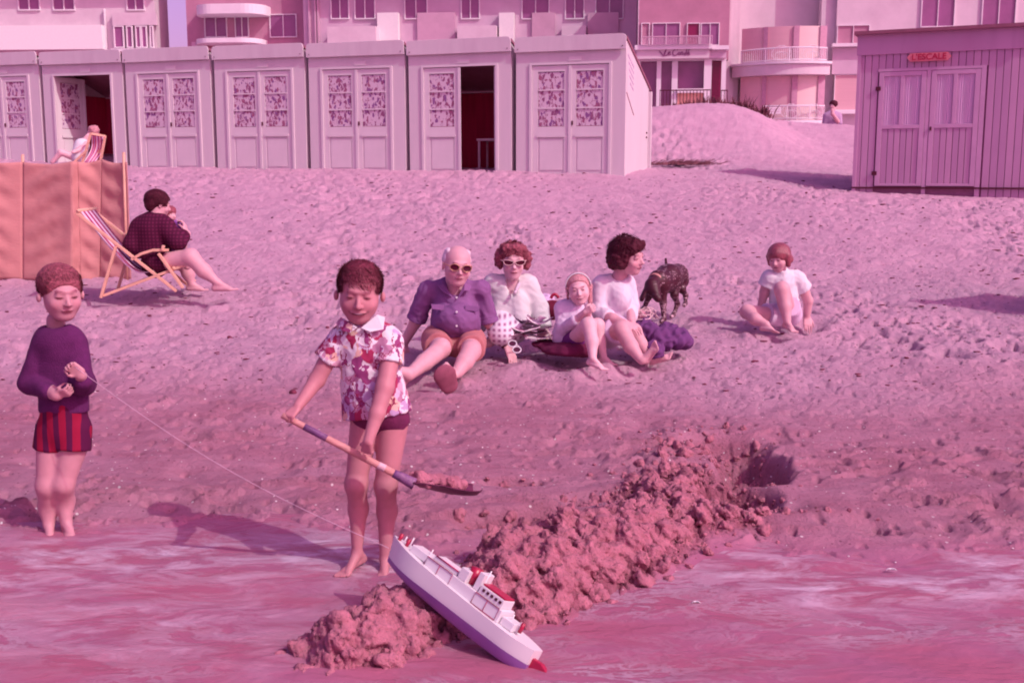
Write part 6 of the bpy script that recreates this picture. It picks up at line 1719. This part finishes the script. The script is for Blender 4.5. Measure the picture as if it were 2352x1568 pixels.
for (x0, x1) in ((.150, .255), (.350, .442)):
    for sg_ in (-1, 1):
        rl_ = MB()
        pts_ = [(x0, sg_ * .0385, .049), (x0, sg_ * .0385, .0835), (x1, sg_ * .0385, .0835), (x1, sg_ * .0385, .049), (x0, sg_ * .0385, .049)]
        rl_.tube(pts_, .0013, 5); rl_.tube([((x0 + x1) / 2, sg_ * .0385, .049), ((x0 + x1) / 2, sg_ * .0385, .0835)], .0011, 5)
        rl_.build('rail', TRM, bo, True)
MB().tube([(.170, s_near * .0285, .0975), (.262, s_near * .0285, .0975)], .0022, 5).build('rail', TRM, bo, True)
MB().prism([(BL - .04, -.03), (BL + .045, -.012), (BL + .075, .004), (BL + .03, .022), (BL - .02, .02)], -.010, .010).build('rudder', RPL, bo, bevel=.003)

# tow string from the child's hand to the bow
a0 = Vector(c.J(172, 842, -.20)); a1 = P(893, 1258, 3.22)
pts = []
for i in range(41):
    s = i / 40; p = a0.lerp(a1, s); p.z -= .05 * math.sin(math.pi * s); pts.append(p)
o = MB().tube([p - a0 for p in pts], .0011, 5).build('tow_string', M('pale string', (.62, .42, .52), .8), None, True); o.location = a0
tag(o, 'thin pale string running from the left child down to the bow of the toy boat', 'string')

# ------------------------------------------------------------------ bits lying among the group
def cloth(name, label, cat, blobs, h, mat, amp, fr, seed, anchor):
    S = SDF(.03)
    for (u, v, Y, rx, ry, rz) in blobs: S.ell(P(u, v, Y), (rx, ry, rz), None, .03)
    V, Q = S.mesh(h); n = vnormals(V, Q); V = V + n * (folds(V, fr, seed) * amp + crease(V, fr * 1.9, seed + 3) * amp * .7)[:, None]
    b0 = npv(P(*anchor)); o = link(name, npmesh(name, V - b0, Q, mat)); o.location = b0; tag(o, label, cat); return o
cloth('crumpled_coat', 'dark violet garment crumpled on the sand beside the dark haired woman', 'garment',
      [(1490, 765, 7.15, .10, .13, .05), (1515, 775, 7.1, .10, .14, .065), (1545, 775, 7.1, .10, .12, .06), (1562, 785, 7.1, .07, .08, .035), (1478, 752, 7.25, .07, .12, .05), (1500, 800, 6.95, .06, .07, .045), (1535, 760, 7.3, .07, .08, .05), (1508, 812, 6.85, .035, .05, .03)],
      .008, M('violet gabardine', (.13, .04, .15), .9, .12, 10), .022, 26, 5, (1520, 790, 7.1))
cloth('dark_blanket', 'dark blanket spread on the sand under the girl with the hairband', 'blanket',
      [(1300, 800, 6.95, .16, .22, .03), (1265, 790, 7.05, .12, .12, .02), (1335, 803, 6.95, .10, .16, .035), (1320, 800, 6.85, .14, .10, .03)], .009, M('plum blanket', (.11, .008, .045), .95, .15), .008, 20, 6, (1300, 810, 6.95))
cloth('towel', 'pale rumpled towel behind the white cardigan woman', 'towel',
      [(1252, 697, 7.65, .06, .08, .06), (1266, 710, 7.6, .05, .06, .05), (1246, 712, 7.7, .06, .07, .06), (1262, 690, 7.7, .04, .05, .04)], .008, M('lilac striped towelling', (.60, .42, .62), .95, .2, 22), .012, 34, 8, (1255, 715, 7.6))
bgp = [npv(P(1270 + 10 * math.cos(a) * .9 + 4, 690 - 14 * math.sin(a), 7.5)) for a in np.linspace(.4, 2.8, 12)]
bgo = P(1268, 722, 7.5); bg_ = empty('beach_bag', bgo); tag(bg_, 'dark red beach bag with a curved handle behind the girl with the hairband', 'bag')
MB().tube([p - npv(bgo) for p in bgp], .011, 7).build('handle', RPL, bg_, True)
S = SDF(.02); S.ell(P(1268, 712, 7.5), (.08, .07, .07)); V, Q = S.mesh(.01); link('pouch', npmesh('pouch', V - npv(bgo), Q, M('dark red leather', (.24, .03, .06), .5)), bg_)
# magazines and papers: a stack of curling sheets
mg = P(1215, 775, 7.15); mgo = empty('magazine_pile', mg); tag(mgo, 'untidy pile of open magazines by the white cardigan woman', 'magazines')
PAP = Mpattern('printed paper', (.72, .64, .66), [(.40, .16, .22), (.55, .36, .45), (.30, .10, .2)], 22, .55, kind='all')
rr = random.Random(9)
for i in range(9):
    w_, d_ = rr.uniform(.14, .22), rr.uniform(.10, .16); n = 8; V = []; Q = []; a = rr.uniform(-.5, .5); ox_, oy_ = rr.uniform(-.09, .09), rr.uniform(-.10, .08)
    for j in range(n + 1):
        s = j / n - .5
        for e in (-1, 1):
            xx, yy = s * w_ * 1.2, e * d_ / 2; V.append((ox_ + xx * math.cos(a) - yy * math.sin(a), oy_ + xx * math.sin(a) + yy * math.cos(a), .012 + i * .011 + .10 * s * s * rr.uniform(.6, 1.4) + .02 * abs(s) * (i % 3)))
    for j in range(n): Q.append((2 * j, 2 * j + 1, 2 * j + 3, 2 * j + 2))
    o = MB().add(V, Q).build('sheet', PAP, mgo, True); sm_ = o.modifiers.new('s', 'SOLIDIFY'); sm_.thickness = .003
# sunglasses on the sand
sg0 = P(1183, 795, 6.85); so_ = empty('sunglasses', sg0); tag(so_, 'sunglasses lying open on the sand by the magazines', 'sunglasses')
for i, (u, v) in enumerate(((1177, 789), (1187, 803))):
    cc = P(u, v, 6.86 - .05 * i) - sg0; ring = [(cc.x + .026 * math.cos(a), cc.y + .012 * math.sin(a), cc.z + .018 * math.sin(a)) for a in np.linspace(0, 6.283, 17)]
    fr_ = MB().tube(ring, .004, 5).build('rim', WH, so_, True)
    MB().add([(x_, y_ + .001, z_) for x_, y_, z_ in ring[:-1]], [tuple(range(16))]).build('lens', LENS, fr_)
MB().tube([P(1178, 784, 6.87) - sg0, P(1192, 796, 6.99) - sg0], .004, 5).build('arm', WH, so_)
# string bag of pale cord
nb0 = P(1466, 738, 7.3); nbg = empty('string_bag', nb0); tag(nbg, 'open pale cord string bag standing between the dark haired woman and the dog', 'bag')
mb = MB(); rr = random.Random(5)
for i in range(16):
    a = i / 16 * math.pi; cx = .085 * math.cos(a); n_p = []
    for j in range(11):
        s = j / 10; n_p.append((cx * 1.0 + (.03 * math.sin(s * 6 + i)) + .02 * (s - .5), .05 * math.sin(a * 2 + s), .085 * math.sin(s * math.pi) * (.55 + .45 * abs(math.sin(i * 1.7))) + .008))
        n_p[-1] = (n_p[-1][0] + (s - .5) * .06, n_p[-1][1] + (s - .5) * .07, n_p[-1][2])
    mb.tube(n_p, .0032, 5)
for i in range(3): mb.tube([(.08 * math.cos(a) , .05 * math.sin(a), .02 + i * .028) for a in np.linspace(0, 6.28, 22)], .003, 5)
mb.build('cord_net', M('pale cord', (.68, .48, .50), .8), nbg, True)
cloth('basket_contents', 'pinkish bundle lying inside the string bag', 'bundle', [(1466, 724, 7.32, .05, .04, .035)], .007, M('pink bundle', (.45, .18, .25), .9), .004, 40, 4, (1466, 730, 7.3))

# ------------------------------------------------------------------ weeds, clods and shell grit
def ico(r=1.0):
    t = (1 + 5 ** .5) / 2
    v = np.array([(-1, t, 0), (1, t, 0), (-1, -t, 0), (1, -t, 0), (0, -1, t), (0, 1, t), (0, -1, -t), (0, 1, -t), (t, 0, -1), (t, 0, 1), (-t, 0, -1), (-t, 0, 1)], float); v /= np.linalg.norm(v[0])
    f = [(0, 11, 5), (0, 5, 1), (0, 1, 7), (0, 7, 10), (0, 10, 11), (1, 5, 9), (5, 11, 4), (11, 10, 2), (10, 7, 6), (7, 1, 8), (3, 9, 4), (3, 4, 2), (3, 2, 6), (3, 6, 8), (3, 8, 9), (4, 9, 5), (2, 4, 11), (6, 2, 10), (8, 6, 7), (9, 8, 1)]
    v = list(map(tuple, v)); nf = []; cache = {}
    def mid(a, b2):
        k = (min(a, b2), max(a, b2))
        if k not in cache:
            p = (np.array(v[a]) + np.array(v[b2])) / 2; v.append(tuple(p / np.linalg.norm(p))); cache[k] = len(v) - 1
        return cache[k]
    for a, b2, c2 in f:
        x1, y1, z1 = mid(a, b2), mid(b2, c2), mid(c2, a); nf += [(a, x1, z1), (b2, y1, x1), (c2, z1, y1), (x1, y1, z1)]
    return np.array(v), np.array(nf)
IV, IF = ico()
JV, JF = IV[:12], np.array([(0, 11, 5), (0, 5, 1), (0, 1, 7), (0, 7, 10), (0, 10, 11), (1, 5, 9), (5, 11, 4), (11, 10, 2), (10, 7, 6), (7, 1, 8), (3, 9, 4), (3, 4, 2), (3, 2, 6), (3, 6, 8), (3, 8, 9), (4, 9, 5), (2, 4, 11), (6, 2, 10), (8, 6, 7), (9, 8, 1)])
def scatter(name, xs, ys, rs, mat, label=None, flat=.75, sink=.3, rough=.25, elong=None):
    IV, IF = JV, JF; zs = terrain(xs, ys)[0]; V = []; Fq = []; r = np.random.RandomState(len(xs))
    for i in range(len(xs)):
        d = 1 + r.uniform(-rough, rough, len(IV)); A = r.randn(3, 3); Rm, _ = np.linalg.qr(A); s_ = r.uniform(.7, 1.3, 3)
        v = (IV * d[:, None] * s_) @ Rm.T
        if elong: v[:, 0] *= elong * r.uniform(.6, 1.3)
        v = v * rs[i]; v[:, 2] *= flat; v += (xs[i], ys[i], zs[i] + rs[i] * flat * (1 - 2 * sink)); V.append(v); Fq.append(IF + i * len(IV))
    o = link(name, npmesh(name, np.concatenate(V), np.concatenate(Fq), mat, False)); tag(o, label, kind='stuff'); return o
r = np.random.RandomState(5); xs, ys, rs = [], [], []
while len(xs) < 1500:
    x_, y_ = r.uniform(-.9, 1.6), r.uniform(2.7, 5.7); hz_ = float(heap_z(x_, y_)); pz_ = float(pit_z(x_, y_))
    pr = np.clip(hz_ / .08, 0, 1) * .9 + np.clip(-pz_ / .1, 0, 1) * .35 + (.03 if hz_ > .004 else 0)
    if r.rand() > pr: continue
    xs.append(x_); ys.append(y_); rs.append(.003 + .011 * r.rand() ** 3)
scatter('sand_clods', np.array(xs), np.array(ys), np.array(rs), WSAND, 'crumbled wet clods of dug sand', .8, .3, .3)
n = 1800; ys = 6.3 * (19 / 6.3) ** r.rand(n); xs = r.uniform(-.6, .6, n) * ys
scatter('weed_and_shade_scraps', xs, ys, (.004 + .010 * r.rand(n) ** 2) * (ys / 9) ** .5, M('dark dry weed', (.15, .03, .06), .95, .3), 'dark scraps for dried weed and for pit shadows in the sand', .5, .2, .35, 1.8)  # dark bits: some weed, some painted shade of small pits
n = 420; ys = r.uniform(3.0, 6.3, n); xs = r.uniform(-.56, .56, n) * ys
scatter('shell_grit', xs, ys, .0022 + .0035 * r.rand(n) ** 2, M('pale shell grit', (.80, .74, .74), .5), 'tiny pale shell fragments on the damp sand', .5, .1, .3)
for (u, v, s_, lab) in ((1598, 1385, .011, 'small white shell lying in the water film right of the heap'), (2046, 1309, .014, 'white shell half sunk in the damp sand on the right')):
    d_ = gpt(u, v, .015); sh_ = MB()
    V = []; Q = []; nn = 14
    for i in range(6):
        for j in range(nn + 1): a = math.pi * j / nn; rr_ = s_ * (1 - i / 6.5); V.append((rr_ * math.cos(a) * (1.3 + .05 * (j % 2)), rr_ * math.sin(a) - s_ / 2, .006 * math.sin(i / 6 * 3) + .004 * (j % 2) * .3 + .002))
    for i in range(5):
        for j in range(nn): a = i * (nn + 1) + j; Q.append((a, a + 1, a + nn + 2, a + nn + 1))
    o = sh_.add(V, Q).build('shell', WH, None, True); o.location = (d_.x, d_.y, max(gz(d_.x, d_.y), .012) + .003); sm_ = o.modifiers.new('s', 'SOLIDIFY'); sm_.thickness = .002; tag(o, lab, 'shell')
for (u, v, Y, s_, lab) in ((529, 771, None, .022, 'small dark clump of weed on the dry sand left of the boy'), (752, 752, None, .014, 'small round dark pebble on the sand just left of the boy'), (672, 903, None, .026, 'dark clump of weed on the sand behind the boy\'s arm')):
    # walk the ray down to the sand
    d_ = ray(u, v); t_ = 4.0
    while t_ < 12 and (CAMP + d_ * t_).z > sz((CAMP + d_ * t_).x, (CAMP + d_ * t_).y): t_ += .02
    p = CAMP + d_ * t_; S = SDF(.004)
    for i in range(9): S.ell(npv(p) + r.uniform(-.5, .5, 3) * s_ * npv((1.3, 1, .6)), s_ * r.uniform(.25, .5), None, .01)
    V, Q = S.mesh(.005); pz_ = gz(p.x, p.y); o = link('weed_clump', npmesh('weed_clump', V - npv(p), Q, M('dark dry weed', (.22, .07, .10)))); o.location = (p.x, p.y, pz_ + s_ * .3); tag(o, lab, 'weed clump')
# tufts growing on the dune crest before the cafe
WEED = M('dune weed leaves', (.16, .05, .07), .8, .3, 9)
k = 0
for (u, wd, hh, lab) in ((1543, .35, .25, 'low dark dune weed at the left end of the cafe railing'), (1582, .30, .28, 'dark dune weed before the second cafe window'), (1622, .45, .35, 'spiky dark dune weed by the white cafe pier'), (1655, .30, .40, 'dark dune weed at the foot of the cafe doorway'),
                         (1690, .55, .55, 'tall dark dune weed before the ribbed wall'), (1735, .4, .4, 'dark dune weed at the left end of the curved bay')):
    yy = 27.2 if u < 1640 else 28.0; xx = (u - 1176) / F * yy; z0_ = sz(xx, yy)
    rr = random.Random(u); mb = MB()
    for i in range(120):
        a = rr.uniform(0, 6.28); x0_, y0_ = rr.gauss(0, wd * .35), rr.gauss(0, wd * .3); h_ = hh * rr.uniform(.3, 1.0); lx, ly = rr.uniform(-.5, .5) * h_, rr.uniform(-.5, .5) * h_
        px_, py_ = .012 * math.cos(a), .012 * math.sin(a)
        mb.add([(x0_ - px_, y0_ - py_, -.05), (x0_ + px_, y0_ + py_, -.05), (x0_ + lx * .5 + px_ * 1.4, y0_ + ly * .5 + py_ * 1.4, h_ * .6), (x0_ + lx * .5 - px_ * 1.4, y0_ + ly * .5 - py_ * 1.4, h_ * .6), (x0_ + lx, y0_ + ly, h_)], [(0, 1, 2, 3), (3, 2, 4)])
    o = mb.build('dune_weed', WEED); 
    while True:
        pv = Vector((xx, yy, z0_)); break
    o.location = (xx, yy, z0_); tag(o, lab, 'weed', 'weeds along the dune crest')
# dead marram heap at the back corner of the last hut
wl_ = hutw(0, 2.35, 2.3, 0); mb = MB(); rr = random.Random(3)
for i in range(260):
    x0_, y0_ = rr.gauss(0, .28), rr.gauss(0, .18); a = rr.gauss(0, .5); l = rr.uniform(.1, .35)
    mb.add([(x0_, y0_, .0), (x0_ + .0, y0_ + .02, .02), (x0_ + l * math.cos(a), y0_ + l * math.sin(a), rr.uniform(.0, .14))], [(0, 1, 2)])
o = mb.build('dead_grass', WEED); o.location = (wl_.x + .1, wl_.y, sz(wl_.x, wl_.y) + .02); tag(o, 'flattened dead grass by the rear corner of the last beach hut', kind='stuff')
